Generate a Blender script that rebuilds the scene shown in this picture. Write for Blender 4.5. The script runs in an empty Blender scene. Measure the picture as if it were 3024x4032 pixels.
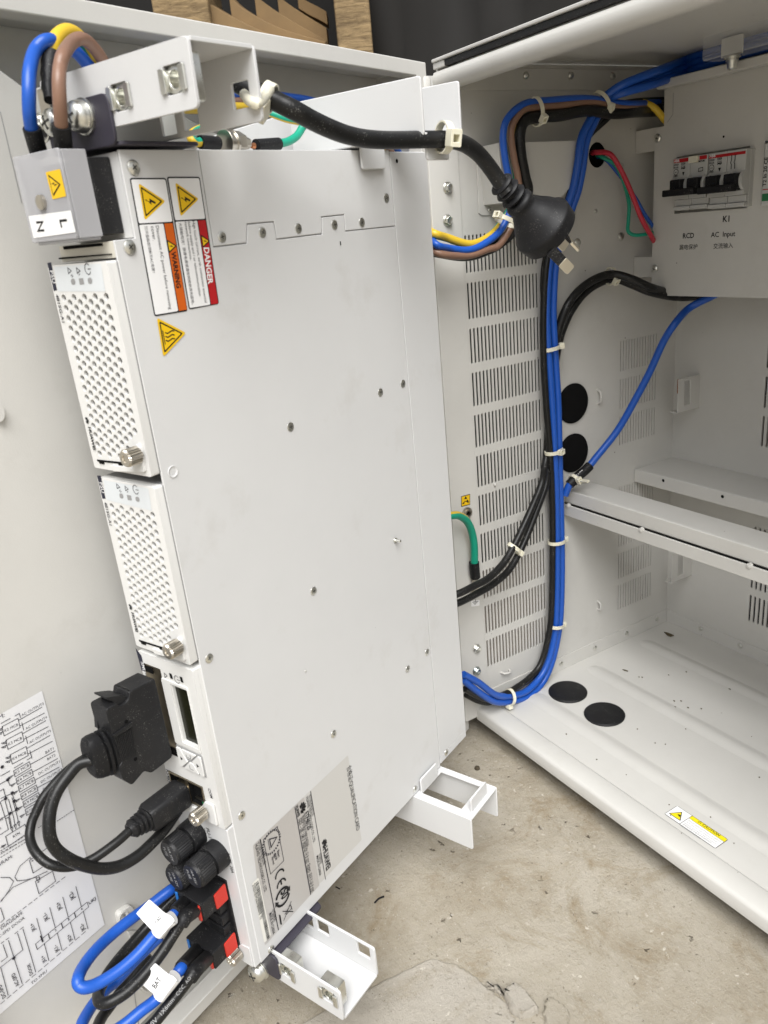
import bpy, bmesh, math, random
from mathutils import Vector as V, Matrix, geometry
random.seed(7)
S = bpy.context.scene
COL = S.collection
rad = math.radians
# ------------------------------------------------------------------ camera (solved from the straight edges of cabinet and unit)
F = 3100.692
CAM = V((0.531915, -0.386011, 0.478301))
RC = [V((0.5233986, 0.8471358, -0.0917327)), V((0.2438918, -0.252093, -0.9364646)), V((-0.8164378, 0.4677714, -0.3385546))]
cd = bpy.data.cameras.new('camera'); cam = bpy.data.objects.new('camera', cd); COL.objects.link(cam)
X_, Y_, Z_ = RC[0], -RC[1], -RC[2]
cam.matrix_world = Matrix(((X_.x, Y_.x, Z_.x, CAM.x), (X_.y, Y_.y, Z_.y, CAM.y), (X_.z, Y_.z, Z_.z, CAM.z), (0, 0, 0, 1)))
cd.sensor_fit = 'VERTICAL'; cd.sensor_height = 36; cd.sensor_width = 27; cd.lens = F/4032*36
cd.clip_start = 0.01; cd.clip_end = 500
cd.dof.use_dof = True; cd.dof.focus_distance = 0.56; cd.dof.aperture_fstop = 20
S.camera = cam
# ------------------------------------------------------------------ light: bright overcast
SUN_AZ, SUN_EL = 118, 54
w = bpy.data.worlds.new('World'); S.world = w; w.use_nodes = True
nt = w.node_tree; nt.nodes.clear()
sky = nt.nodes.new('ShaderNodeTexSky'); sky.sky_type = 'NISHITA'; sky.sun_disc = False
sky.sun_elevation = rad(SUN_EL); sky.sun_rotation = rad(SUN_AZ); sky.air_density = 1.0; sky.dust_density = 4.0; sky.ozone_density = 1.0
hs = nt.nodes.new('ShaderNodeHueSaturation'); hs.inputs['Saturation'].default_value = 0.12
bg = nt.nodes.new('ShaderNodeBackground'); bg.inputs['Strength'].default_value = 0.05
wo = nt.nodes.new('ShaderNodeOutputWorld')
nt.links.new(sky.outputs[0], hs.inputs['Color']); nt.links.new(hs.outputs[0], bg.inputs['Color']); nt.links.new(bg.outputs[0], wo.inputs['Surface'])
sl = bpy.data.lights.new('sun', 'SUN'); sl.energy = 1.5; sl.angle = rad(46); sl.color = (1, 0.992, 0.978)
so = bpy.data.objects.new('sun', sl); COL.objects.link(so); so.location = (1, -1, 2)
sd = V((math.sin(rad(SUN_AZ))*math.cos(rad(SUN_EL)), math.cos(rad(SUN_AZ))*math.cos(rad(SUN_EL)), math.sin(rad(SUN_EL))))
so.rotation_euler = sd.to_track_quat('Z', 'Y').to_euler()
S.view_settings.view_transform = 'Standard'; S.view_settings.look = 'None'; S.view_settings.gamma = 1
S.view_settings.use_curve_mapping = False; S.view_settings.exposure = 1.5
S.cycles.max_bounces = 10; S.cycles.diffuse_bounces = 6; S.cycles.caustics_reflective = False; S.cycles.caustics_refractive = False
# ------------------------------------------------------------------ planes and pixels: every surface has its own real place; n = pixel of the 3024 x 4032 photograph
def ray(n): return RC[0]*((n[0]-1512)/F) + RC[1]*((n[1]-2016)/F) + RC[2]
def pd(x, y, d): return CAM + ray((x, y))*d
class PL:
    def __init__(s, o, X, Y):
        s.o = V(o); s.X = V(X).normalized(); s.Y = V(Y); s.Y = (s.Y - s.X*s.Y.dot(s.X)).normalized(); s.N = s.X.cross(s.Y)
    def uv(s, n, h=0):
        d = ray(n); P = CAM + d*((s.o + s.N*h - CAM).dot(s.N)/d.dot(s.N)) - s.o
        return (P.dot(s.X), P.dot(s.Y))
    def p(s, a, b, h=0): return s.o + s.X*a + s.Y*b + s.N*h
    def at(s, n, h=0): a, b = s.uv(n, h); return s.p(a, b, h)
    def uvs(s, ns, h=0): return [s.uv(n, h) for n in ns]
    def off(s, h): return PL(s.p(0, 0, h), s.X, s.Y)
def Z(ox, oy, k): return lambda *p: [(ox + a/k, oy + b/k) for a, b in p]
Q0 = V((0.182536, -0.300711, 0.517681))
U, Vd, W_ = V((-0.3850505, 0.9227985, 0.0133827)), V((-0.0120261, 0.0094825, -0.9998827)), V((-0.9228172, -0.3851663, 0.0074464))
UP = -Vd; OUT = -W_
PU = PL(Q0, U, UP)                       # big side of the power unit: a to the rear, b up
PF = PL(Q0, OUT, UP)                     # its front: a towards the big side, b up, h forwards
WL = PL((0, 0, 0), (0, 1, 0), (0, 0, 1)) # left inner wall of the cabinet
BK = PL((0, 0.2722, 0), (1, 0, 0), (0, 0, 1))
FL = PL((0, 0, 0.0), (1, 0, 0), (0, 1, 0))
def side(n, a):                          # pixel on the plane at distance a from the big side -> (h, b)
    d = ray(n); o = Q0 + OUT*a; P = CAM + d*((o-CAM).dot(OUT)/d.dot(OUT)) - Q0
    return (-P.dot(U), P.dot(UP))
def UB(h, a, b): return Q0 - U*h + OUT*a + UP*b
DDIR = V((-0.3854, 0.9228, 0)).normalized()
DR = PL((-0.004, -0.008, 0), DDIR, (0, 0, 1))   # open door: a = -distance from its hinge, b = height
# ------------------------------------------------------------------ materials
MATS = {}
def nd(t, ty, **kw):
    n = t.nodes.new(ty)
    for k, v in kw.items():
        if k in n.inputs: n.inputs[k].default_value = v
        else: setattr(n, k, v)
    return n
def mat(name, col, rough=0.5, metal=0.0, spec=0.5, bump=0, bscale=900, var=0, vscale=30, trans=0, ior=1.45, alpha=1, coat=0):
    if name in MATS: return MATS[name]
    m = bpy.data.materials.new(name); m.use_nodes = True; t = m.node_tree; b = t.nodes['Principled BSDF']
    b.inputs['Base Color'].default_value = (*col, 1); b.inputs['Roughness'].default_value = rough; b.inputs['Metallic'].default_value = metal
    b.inputs['Specular IOR Level'].default_value = spec; b.inputs['Transmission Weight'].default_value = trans; b.inputs['IOR'].default_value = ior
    b.inputs['Alpha'].default_value = alpha; b.inputs['Coat Weight'].default_value = coat
    L = t.links.new
    if bump or var:
        tc = nd(t, 'ShaderNodeTexCoord')
    if bump:
        n = nd(t, 'ShaderNodeTexNoise'); n.inputs['Scale'].default_value = bscale; n.inputs['Detail'].default_value = 2
        L(tc.outputs['Object'], n.inputs['Vector'])
        bp = nd(t, 'ShaderNodeBump'); bp.inputs['Strength'].default_value = bump; bp.inputs['Distance'].default_value = 0.0004
        L(n.outputs['Fac'], bp.inputs['Height']); L(bp.outputs[0], b.inputs['Normal'])
    if var:
        n2 = nd(t, 'ShaderNodeTexNoise'); n2.inputs['Scale'].default_value = vscale; n2.inputs['Detail'].default_value = 6; n2.inputs['Roughness'].default_value = .65
        L(tc.outputs['Object'], n2.inputs['Vector'])
        mr = nd(t, 'ShaderNodeMapRange'); mr.inputs['From Min'].default_value = .3; mr.inputs['From Max'].default_value = .7
        mr.inputs['To Min'].default_value = 1-var; mr.inputs['To Max'].default_value = 1+var*.5
        L(n2.outputs['Fac'], mr.inputs['Value'])
        mx = nd(t, 'ShaderNodeVectorMath', operation='SCALE'); mx.inputs[0].default_value = col
        L(mr.outputs[0], mx.inputs['Scale']); L(mx.outputs[0], b.inputs['Base Color'])
        mr2 = nd(t, 'ShaderNodeMapRange'); mr2.inputs['To Min'].default_value = max(0, rough-.1); mr2.inputs['To Max'].default_value = min(1, rough+.1)
        L(n2.outputs['Fac'], mr2.inputs['Value']); L(mr2.outputs[0], b.inputs['Roughness'])
    MATS[name] = m
    return m
def specks(m, sc, th):                          # sparse grime specks and faint scuffs on paint
    t = m.node_tree; b = t.nodes['Principled BSDF']; L = t.links.new; tc = nd(t, 'ShaderNodeNewGeometry')
    v = nd(t, 'ShaderNodeTexVoronoi'); v.inputs['Scale'].default_value = sc; L(tc.outputs['Position'], v.inputs['Vector'])
    r1 = nd(t, 'ShaderNodeMapRange'); r1.inputs['From Min'].default_value = th*.7; r1.inputs['From Max'].default_value = th; r1.inputs['To Min'].default_value = 1; r1.inputs['To Max'].default_value = 0; L(v.outputs['Distance'], r1.inputs['Value'])
    sp = nd(t, 'ShaderNodeSeparateColor'); L(v.outputs['Color'], sp.inputs[0]); r2 = nd(t, 'ShaderNodeMapRange'); r2.inputs['From Min'].default_value = .72; r2.inputs['From Max'].default_value = 1; L(sp.outputs[0], r2.inputs['Value'])
    mu = nd(t, 'ShaderNodeMath', operation='MULTIPLY'); L(r1.outputs[0], mu.inputs[0]); L(r2.outputs[0], mu.inputs[1])
    s = b.inputs['Base Color'].links[0].from_socket if b.inputs['Base Color'].links else None
    mx = nd(t, 'ShaderNodeMix', data_type='RGBA'); mx.inputs['B'].default_value = (.12, .10, .08, 1); L(mu.outputs[0], mx.inputs['Factor'])
    if s: L(s, mx.inputs['A'])
    else: mx.inputs['A'].default_value = b.inputs['Base Color'].default_value
    n = nd(t, 'ShaderNodeTexNoise'); n.inputs['Scale'].default_value = 22; n.inputs['Detail'].default_value = 7; n.inputs['Roughness'].default_value = .7; L(tc.outputs['Position'], n.inputs['Vector'])
    r3 = nd(t, 'ShaderNodeMapRange'); r3.inputs['From Min'].default_value = .58; r3.inputs['From Max'].default_value = .78; r3.inputs['To Max'].default_value = .28; L(n.outputs['Fac'], r3.inputs['Value'])
    m2 = nd(t, 'ShaderNodeMix', data_type='RGBA'); m2.inputs['B'].default_value = (.42, .40, .36, 1); L(r3.outputs[0], m2.inputs['Factor']); L(mx.outputs['Result'], m2.inputs['A']); L(m2.outputs['Result'], b.inputs['Base Color'])
    return m
def emb(m, f):                                  # flecks of dust on a material
    t = m.node_tree; b = t.nodes['Principled BSDF']; L = t.links.new
    tc = nd(t, 'ShaderNodeTexCoord'); n = nd(t, 'ShaderNodeTexNoise'); n.inputs['Scale'].default_value = f; n.inputs['Detail'].default_value = 3
    L(tc.outputs['Object'], n.inputs['Vector'])
    n0 = nd(t, 'ShaderNodeTexNoise'); n0.inputs['Scale'].default_value = f*.08; L(tc.outputs['Object'], n0.inputs['Vector'])
    ad = nd(t, 'ShaderNodeMath', operation='MULTIPLY_ADD'); L(n0.outputs['Fac'], ad.inputs[0]); ad.inputs[1].default_value = .35; L(n.outputs['Fac'], ad.inputs[2])
    cr = nd(t, 'ShaderNodeMapRange'); cr.inputs['From Min'].default_value = .82; cr.inputs['From Max'].default_value = .95; cr.inputs['To Max'].default_value = .55
    L(ad.outputs[0], cr.inputs['Value'])
    mx = nd(t, 'ShaderNodeMix', data_type='RGBA'); mx.inputs['A'].default_value = b.inputs['Base Color'].default_value; mx.inputs['B'].default_value = (.3, .29, .27, 1)
    L(cr.outputs[0], mx.inputs['Factor']); L(mx.outputs['Result'], b.inputs['Base Color'])
    return m
STEEL = specks(mat('painted_steel', (.60, .602, .600), .45, bump=.12, bscale=1500, var=.03, vscale=9, spec=.4), 55, .035)
STEELC = specks(mat('cabinet_paint', (.57, .56, .53), .42, bump=.14, bscale=1300, var=.05, vscale=12, spec=.4), 60, .045)
PLASW = mat('white_plastic', (.67, .667, .65), .38, bump=.05, bscale=1500, spec=.45)
GREYP = mat('pale_grey_panel', (.62, .65, .67), .4)
DGREY = mat('grey_print', (.28, .28, .28), .6)
BLKR = emb(mat('black_rubber', (.010, .010, .011), .48, bump=.1, bscale=700, spec=.28), 1500)
BLKP = emb(mat('black_plastic', (.013, .013, .014), .45, bump=.14, bscale=1800, spec=.3), 1800)
BLKC = emb(mat('black_cable_jacket', (.010, .010, .010), .36, bump=.06, bscale=600, spec=.36), 1300)
INK = mat('black_ink', (.012, .012, .013), .6, spec=.25)
SLOT = mat('screw_slot', (.07, .07, .065), .5, .6)
VOID = mat('dark_recess', (.008, .008, .008), .9, spec=.05)
INKP = mat('diagram_ink', (.03, .028, .035), .7, spec=.2)
ZINC = mat('zinc_plate', (.78, .78, .73), .3, 1.0, bump=.05, bscale=400, var=.12, vscale=300)
NICK = mat('nickel_thumbscrew', (.55, .51, .44), .28, 1.0)
ZINCB = mat('blue_zinc', (.55, .6, .6), .25, 1.0, var=.2, vscale=250)
DARKZ = mat('violet_black_coating', (.035, .032, .045), .5, bump=.1, bscale=1200)
BLUE = mat('blue_wire', (.012, .085, .42), .36, bump=.04, bscale=500, spec=.5)
BROWN = mat('brown_wire', (.22, .125, .085), .38, spec=.5)
GREEN = mat('green_wire', (.008, .3, .19), .36, spec=.5)
YEL = mat('yellow_wire', (.62, .42, .03), .38, spec=.5)
RED = mat('red_wire', (.5, .03, .055), .4)
NYL = mat('natural_nylon', (.72, .69, .56), .35, spec=.5)
NYL.node_tree.nodes['Principled BSDF'].inputs['Subsurface Weight'].default_value = .25
NYL.node_tree.nodes['Principled BSDF'].inputs['Subsurface Radius'].default_value = (.003, .0028, .002)
PAPER = mat('white_label', (.78, .78, .78), .45)
SILV = mat('silver_label', (.50, .485, .47), .38, .25)
SHEETM = mat('printed_sheet', (.74, .74, .75), .4, var=.02, vscale=20)
YELL = mat('label_yellow', (.75, .47, .006), .45)
YELC = mat('caution_yellow', (.78, .66, .01), .45)
REDL = mat('label_red', (.42, .010, .014), .45)
ORGL = mat('label_orange', (.55, .10, .006), .45)
REDP = mat('red_plastic', (.55, .035, .022), .42, bump=.1, bscale=1500)
BLUEP = mat('blue_plastic', (.02, .16, .5), .4)
NAVY = mat('navy_print', (.012, .013, .03), .5)
LCD = mat('display_glass', (.012, .012, .005), .22, spec=.35)
GASK = emb(mat('black_foam_gasket', (.014, .014, .014), .55, bump=.5, bscale=700), 900)
FROST = mat('frosted_plastic', (.50, .50, .52), .5, alpha=.58, spec=.35)
CLEAR = mat('clear_acrylic', (.85, .86, .86), .05, alpha=.13, spec=.6)
SLOTDK = mat('dark_slot_backing', (.012, .012, .012), .9)  # near-black boards behind vent slots
SLOTBR = mat('pale_brown_backing', (.36, .31, .26), .9, bump=.5, bscale=500, var=.15, vscale=60)  # mottled pale brown boards behind vent slots
GOLD = mat('connector_metal', (.34, .29, .21), .4, 1)
PIN = mat('plug_pin', (.85, .79, .66), .38, 1)
COPPER = mat('copper', (.6, .25, .12), .35, 1)
PCB = mat('green_board', (.02, .16, .06), .4)
MCBW = mat('breaker_casing', (.5, .5, .48), .45)
LEAF = mat('dry_leaf', (.09, .07, .035), .7)
RUST = mat('rust', (.25, .09, .03), .9)
# ------------------------------------------------------------------ mesh builder
def smooth_path(pts, k=6):
    if len(pts) < 3: return pts
    P = [pts[0]*2-pts[1]] + pts + [pts[-1]*2-pts[-2]]; out = []
    for i in range(1, len(P)-2):
        a, b, c, d = P[i-1], P[i], P[i+1], P[i+2]
        for j in range(k):
            t = j/k
            out.append(.5*((2*b) + (c-a)*t + (2*a-5*b+4*c-d)*t*t + (3*b-a-3*c+d)*t**3))
    out.append(pts[-1].copy())
    return out
_TX = {}
def text_poly(s, bold=0):
    k = (s, bold)
    if k not in _TX:
        cu = bpy.data.curves.new('t', 'FONT'); cu.body = s; cu.resolution_u = 2; cu.offset = bold
        o = bpy.data.objects.new('t', cu); COL.objects.link(o)
        dg = bpy.context.evaluated_depsgraph_get(); me = bpy.data.meshes.new_from_object(o.evaluated_get(dg))
        vs = [(v.co.x, v.co.y) for v in me.vertices]; fs = [tuple(p.vertices) for p in me.polygons]
        bpy.data.meshes.remove(me); bpy.data.objects.remove(o); bpy.data.curves.remove(cu)
        _TX[k] = (vs, fs)
    return _TX[k]
class MB:
    def __init__(s): s.v = []; s.f = []; s.m = []; s.mats = []; s.k = 0
    def mi(s, m):
        if m not in s.mats: s.mats.append(m)
        return s.mats.index(m)
    def add(s, vs, fs, m):
        n = len(s.v); i = s.mi(m); s.v += [V(v) for v in vs]
        for f in fs: s.f.append(tuple(n+q for q in f)); s.m.append(i)
        return s
    def lay(s): s.k += 1; return s.k*2.5e-6
    def flat(s, pl, poly, m, h=.0002, holes=()):
        h += s.lay()
        if not holes: return s.add([pl.p(a, b, h) for a, b in poly], [tuple(range(len(poly)))], m)
        vs, fs = cdt(poly, holes); return s.add([pl.p(a, b, h) for a, b in vs], fs, m)
    def ring(s, pl, poly, wd, m, h=.0002):      # outline drawn inside a convex polygon
        return s.flat(pl, poly, m, h, [inset(poly, wd)])
    def stroke(s, pl, pts, wd, m, h=.0002, closed=False):
        n = len(pts); L = []; R = []; P = [V((a, b)) for a, b in pts]
        for i in range(n):
            a = P[i-1] if (i > 0 or closed) else None; c = P[(i+1) % n] if (i < n-1 or closed) else None
            d1 = (P[i]-a).normalized() if a is not None else (c-P[i]).normalized()
            d2 = (c-P[i]).normalized() if c is not None else d1
            t = d1+d2; t = t.normalized() if t.length > 1e-6 else d1
            nn = V((-t.y, t.x)); k = wd/2/max(.45, nn.dot(V((-d1.y, d1.x))))
            L.append(P[i]+nn*k); R.append(P[i]-nn*k)
        h += s.lay(); vs = [pl.p(q.x, q.y, h) for q in L+R]; fs = []
        for i in range(n if closed else n-1):
            j = (i+1) % n; fs.append((i, n+i, n+j, j))
        return s.add(vs, fs, m)
    def disc(s, pl, c, r, m, h=.0002, n=20, r2=None):
        return s.flat(pl, [(c[0]+r*math.cos(2*math.pi*i/n), c[1]+(r2 or r)*math.sin(2*math.pi*i/n)) for i in range(n)], m, h)
    def text(s, pl, t, n0, n1, m, h=.0002, hh=None, bold=0, uv=False, st=1):
        a = V(n0 if uv else pl.uv(n0, h)); b = V(n1 if uv else pl.uv(n1, h)); d = b-a; Ln = d.length; d = d/Ln; up = V((-d.y, d.x))
        vs, fs = text_poly(t, bold)
        if not vs: return s
        x0 = min(v[0] for v in vs); x1 = max(v[0] for v in vs); k = Ln/(x1-x0); ky = k*st if hh is None else hh/.72
        h += s.lay(); q = []
        for x, y in vs:
            z = a+d*((x-x0)*k)+up*(y*ky); q.append(pl.p(z.x, z.y, h))
        return s.add(q, fs, m)
    def prism(s, pl, poly, h0, h1, m, holes=(), mh=None):
        vs, fs = cdt(poly, holes) if holes else (poly, [tuple(range(len(poly)))])
        n = len(vs)
        s.add([pl.p(a, b, h1) for a, b in vs]+[pl.p(a, b, h0) for a, b in vs], list(fs)+[tuple(n+i for i in reversed(f)) for f in fs], m)
        for L, mm in [(poly, m)]+[(q, mh or m) for q in holes]:
            k = len(L)
            s.add([pl.p(a, b, h1) for a, b in L]+[pl.p(a, b, h0) for a, b in L], [(i, k+i, k+(i+1) % k, (i+1) % k) for i in range(k)], mm)
        return s
    def box(s, pl, a0, a1, b0, b1, h0, h1, m): return s.prism(pl, [(a0, b0), (a1, b0), (a1, b1), (a0, b1)], h0, h1, m)
    def tube(s, pts, r, m, n=12, m2=None, frac=.35, twist=0, ph=0, k=6, caps=True, raw=False):
        P = pts if raw else smooth_path([V(p) for p in pts], k); N = len(P)
        t = (P[1]-P[0]).normalized(); ref = t.cross(V((0, 0, 1)) if abs(t.z) < .9 else V((1, 0, 0))).normalized(); vs = []
        for i in range(N):
            t2 = (P[min(i+1, N-1)]-P[max(i-1, 0)]).normalized(); ref = (ref-t2*ref.dot(t2)).normalized(); b = t2.cross(ref)
            rr = r[i] if isinstance(r, (list, tuple)) else r
            for j in range(n):
                a = 2*math.pi*j/n+ph+twist*i; vs.append(P[i]+(ref*math.cos(a)+b*math.sin(a))*rr)
        f1 = []; f2 = []
        for i in range(N-1):
            for j in range(n):
                q = (i*n+j, i*n+(j+1) % n, (i+1)*n+(j+1) % n, (i+1)*n+j)
                (f2 if m2 and j < n*frac else f1).append(q)
        if caps: f1 += [tuple(reversed(range(n))), tuple(range((N-1)*n, N*n))]
        base = len(s.v); s.add(vs, f1, m)
        if f2:
            i2 = s.mi(m2)
            for q in f2: s.f.append(tuple(base+z for z in q)); s.m.append(i2)
        return s
    def lathe(s, p0, ax, prof, m, n=20, sx=1, ref=None, rib=0):
        ax = V(ax).normalized(); r0 = V(ref) if ref is not None else (V((0, 0, 1)) if abs(ax.z) < .9 else V((1, 0, 0)))
        u = (r0-ax*r0.dot(ax)).normalized(); v = ax.cross(u); vs = []
        for t, r in prof:
            for j in range(n):
                a = 2*math.pi*j/n; rr = r*(1-(rib if (rib and j % 2) else 0)); vs.append(V(p0)+ax*t+(u*math.cos(a)*rr+v*math.sin(a)*rr*sx))
        fs = [(i*n+j, i*n+(j+1) % n, (i+1)*n+(j+1) % n, (i+1)*n+j) for i in range(len(prof)-1) for j in range(n)]
        fs += [tuple(reversed(range(n))), tuple(range((len(prof)-1)*n, len(prof)*n))]
        return s.add(vs, fs, m)
    def loft(s, rings, m, n=20, pw=2.0, caps=True):            # rings: (centre, u half-axis, v half-axis); pw > 2 gives rounded rectangles
        vs = []
        for c, u, v in rings:
            for j in range(n):
                a = 2*math.pi*j/n; ca, sa = math.cos(a), math.sin(a)
                vs.append(V(c)+V(u)*(math.copysign(abs(ca)**(2/pw), ca))+V(v)*(math.copysign(abs(sa)**(2/pw), sa)))
        fs = [(i*n+j, i*n+(j+1) % n, (i+1)*n+(j+1) % n, (i+1)*n+j) for i in range(len(rings)-1) for j in range(n)]
        if caps: fs += [tuple(reversed(range(n))), tuple(range((len(rings)-1)*n, len(rings)*n))]
        return s.add(vs, fs, m)
    def build(s, name, parent=None, bev=0, ang=38, seg=2, solid=0, flat=False, base=None, rec=True):
        me = bpy.data.meshes.new(name); o = bpy.data.objects.new(name, me)
        if parent is not None: base = V(parent['_o'])
        elif base is None:
            lo = V((min(v.x for v in s.v), min(v.y for v in s.v), min(v.z for v in s.v))); hi = V((max(v.x for v in s.v), max(v.y for v in s.v), max(v.z for v in s.v)))
            base = V(((lo.x+hi.x)/2, (lo.y+hi.y)/2, lo.z))
        me.from_pydata([v-base for v in s.v], [], s.f)
        for m in s.mats: me.materials.append(m)
        me.polygons.foreach_set('material_index', s.m)
        if rec:
            bm = bmesh.new(); bm.from_mesh(me)
            bmesh.ops.remove_doubles(bm, verts=bm.verts, dist=1e-7 if s.k else 2e-6)
            if not s.k: bmesh.ops.recalc_face_normals(bm, faces=bm.faces)
            bm.to_mesh(me); bm.free()
        if not flat:
            me.shade_smooth(); me.set_sharp_from_angle(angle=rad(ang))
        COL.objects.link(o)
        if parent is not None: o.parent = parent
        else: o.location = base
        o['_o'] = list(base)
        if solid:
            md = o.modifiers.new('thickness', 'SOLIDIFY'); md.thickness = solid; md.offset = -1
        if bev:
            md = o.modifiers.new('bevel', 'BEVEL'); md.width = bev; md.segments = seg; md.limit_method = 'ANGLE'; md.angle_limit = rad(40); md.harden_normals = True
        return o
def area2(p): return sum(p[i-1][0]*p[i][1]-p[i][0]*p[i-1][1] for i in range(len(p)))
def cdt(poly, holes):
    loops = [list(poly) if area2(poly) > 0 else list(reversed(poly))]+[list(h) if area2(h) < 0 else list(reversed(h)) for h in holes]
    vs = []; ed = []; fc = []
    for L in loops:
        n = len(vs); vs += [V(q) for q in L]; fc.append(list(range(n, n+len(L))))
    r = geometry.delaunay_2d_cdt(vs, [], fc, 5, 1e-7)
    return [(v.x, v.y) for v in r[0]], [tuple(f) for f in r[2]]
def inset(poly, d):
    P = [V(q) for q in poly]
    if area2(poly) < 0: P.reverse()
    n = len(P); out = []
    for i in range(n):
        d1 = (P[i]-P[i-1]).normalized(); d2 = (P[(i+1) % n]-P[i]).normalized(); n1 = V((-d1.y, d1.x)); n2 = V((-d2.y, d2.x))
        b = n1+n2; b.normalize(); k = d/max(.3, b.dot(n1)); out.append(tuple(P[i]+b*k))
    return out
def rrect(a0, a1, b0, b1, r, n=4):
    o = []
    for cx, cy, s0 in ((a1-r, b1-r, 0), (a0+r, b1-r, 90), (a0+r, b0+r, 180), (a1-r, b0+r, 270)):
        for i in range(n+1): t = rad(s0+90*i/n); o.append((cx+r*math.cos(t), cy+r*math.sin(t)))
    return o
def rpoly(poly, r, n=3):                        # rounded corners
    P = [V(q) for q in poly]; k = len(P); o = []
    for i in range(k):
        a = (P[i-1]-P[i]); c = (P[(i+1) % k]-P[i]); rr = min(r, a.length*.45, c.length*.45); p0 = P[i]+a.normalized()*rr; p2 = P[i]+c.normalized()*rr
        for j in range(n+1): t = j/n; o.append(tuple(p0*(1-t)**2+P[i]*2*t*(1-t)+p2*t*t))
    return o
def circ(c, r, n=20): return [(c[0]+r*math.cos(2*math.pi*i/n), c[1]+r*math.sin(2*math.pi*i/n)) for i in range(n)]
def thing(name, label, cat, loc, group=None):
    o = bpy.data.objects.new(name, None); COL.objects.link(o); o.location = loc; o.empty_display_size = .02
    o['label'] = label; o['category'] = cat; o['_o'] = list(loc)
    if group: o['group'] = group
    return o
def tag(o, label, cat, group=None):
    o['label'] = label; o['category'] = cat
    if group: o['group'] = group
    return o
def lab(o, label): o['label'] = label; return o
def kind(o, k): o['kind'] = k; return o
# ------------------------------------------------------------------ small hardware
def flat_screw(pl, c, r, parent, m=None, name='screw', dome=.0009):
    m = m or ZINC; b = MB(); b.lathe(pl.p(c[0], c[1], 0), pl.N, [(0, r), (dome*.55, r*.97), (dome, r*.72), (dome, r*.0)], m, 18)
    a = random.random()*1.5
    for q in (a, a+math.pi/2):
        d = V((math.cos(q), math.sin(q))); e = V((-d.y, d.x)); L = r*.42; w = r*.085
        b.prism(pl, [tuple(V(c)+d*x*L+e*y*w) for x, y in ((-1, -1), (1, -1), (1, 1), (-1, 1))], dome, dome+1.5e-5, SLOT)
    return b.build(name, parent)
def hex_bolt(p, ax, r, parent, m=None, name='bolt'):
    m = m or ZINC; b = MB()
    b.lathe(p, ax, [(0, r*1.35), (r*.18, r*1.35), (r*.18, r*1.18), (r*.42, r*1.18), (r*.42, 0)], m, 24)
    b.lathe(V(p)+V(ax).normalized()*r*.42, ax, [(0, r), (r*.62, r), (r*.75, r*.85), (r*.62, r*.55), (r*.62, 0)], m, 6)
    return b.build(name, parent, bev=r*.06)
def rivet(p, ax, r, parent):
    return MB().lathe(p, ax, [(0, r), (r*.3, r*.95), (r*.55, r*.6), (r*.6, r*.3), (r*.5, 0)], ZINC, 14).build('rivet', parent)
def thumb_screw(pl, c, h, parent, r=.0042, L=.0085):
    b = MB(); p = pl.p(c[0], c[1], h)
    b.lathe(p, pl.N, [(0, r*.6), (L*.15, r*.6), (L*.16, r*.98), (L*.9, r*.98), (L, r*.85), (L, r*.45), (L*.93, r*.4), (L*.93, 0)], NICK, 44, rib=.08)
    return b.build('thumb_screw', parent, ang=25)
def strap(c, tan, nrm, ra, rb, parent=None, m=None, wd=.0032, th=.0009):
    tan = V(tan).normalized(); nrm = V(nrm); nrm = (nrm-tan*nrm.dot(tan)).normalized(); sd_ = tan.cross(nrm); n = 28; b = MB(); vs = []
    for k, rr in ((-1, 0), (1, 0), (1, th), (-1, th)):
        for j in range(n):
            a = 2*math.pi*j/n; vs.append(V(c)+tan*(k*wd/2)+sd_*math.cos(a)*(ra+rr)+nrm*math.sin(a)*(rb+rr))
    fs = []
    for q in range(4):
        for j in range(n): fs.append((q*n+j, q*n+(j+1) % n, ((q+1) % 4)*n+(j+1) % n, ((q+1) % 4)*n+j))
    return b.add(vs, fs, m or NYL).build('strap', parent)
def cable_tie(c, tan, nrm, ra, rb, ang, label, group='cable ties round the wires', tail=0, wd=.0032, hs=1.0):
    c = V(c); tan = V(tan).normalized(); nrm = V(nrm); nrm = (nrm-tan*nrm.dot(tan)).normalized(); sv = tan.cross(nrm)
    t = thing('cable_tie', label, 'cable tie', c, group); strap(c, tan, nrm, ra, rb, t, wd=wd)
    a = rad(ang); rdir = (sv*math.cos(a)*ra+nrm*math.sin(a)*rb); o = c+rdir; rd = rdir.normalized(); tg = tan.cross(rd)
    b = MB(); pl = PL(o-rd*.0004, tg, tan); q = .0031*hs; b.prism(pl, rrect(-q, q, -wd*.78, wd*.78, .0006), 0, .0042*hs, NYL, [rrect(-q*.35, q*.45, -wd*.42, wd*.42, .0003)])
    b.build('head', t, bev=.0003)
    if tail:
        MB().box(pl, -.0008, .0008, -wd/2, wd/2, .003, .003+tail, NYL).build('tail', t, bev=.0002)
    return t
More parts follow.
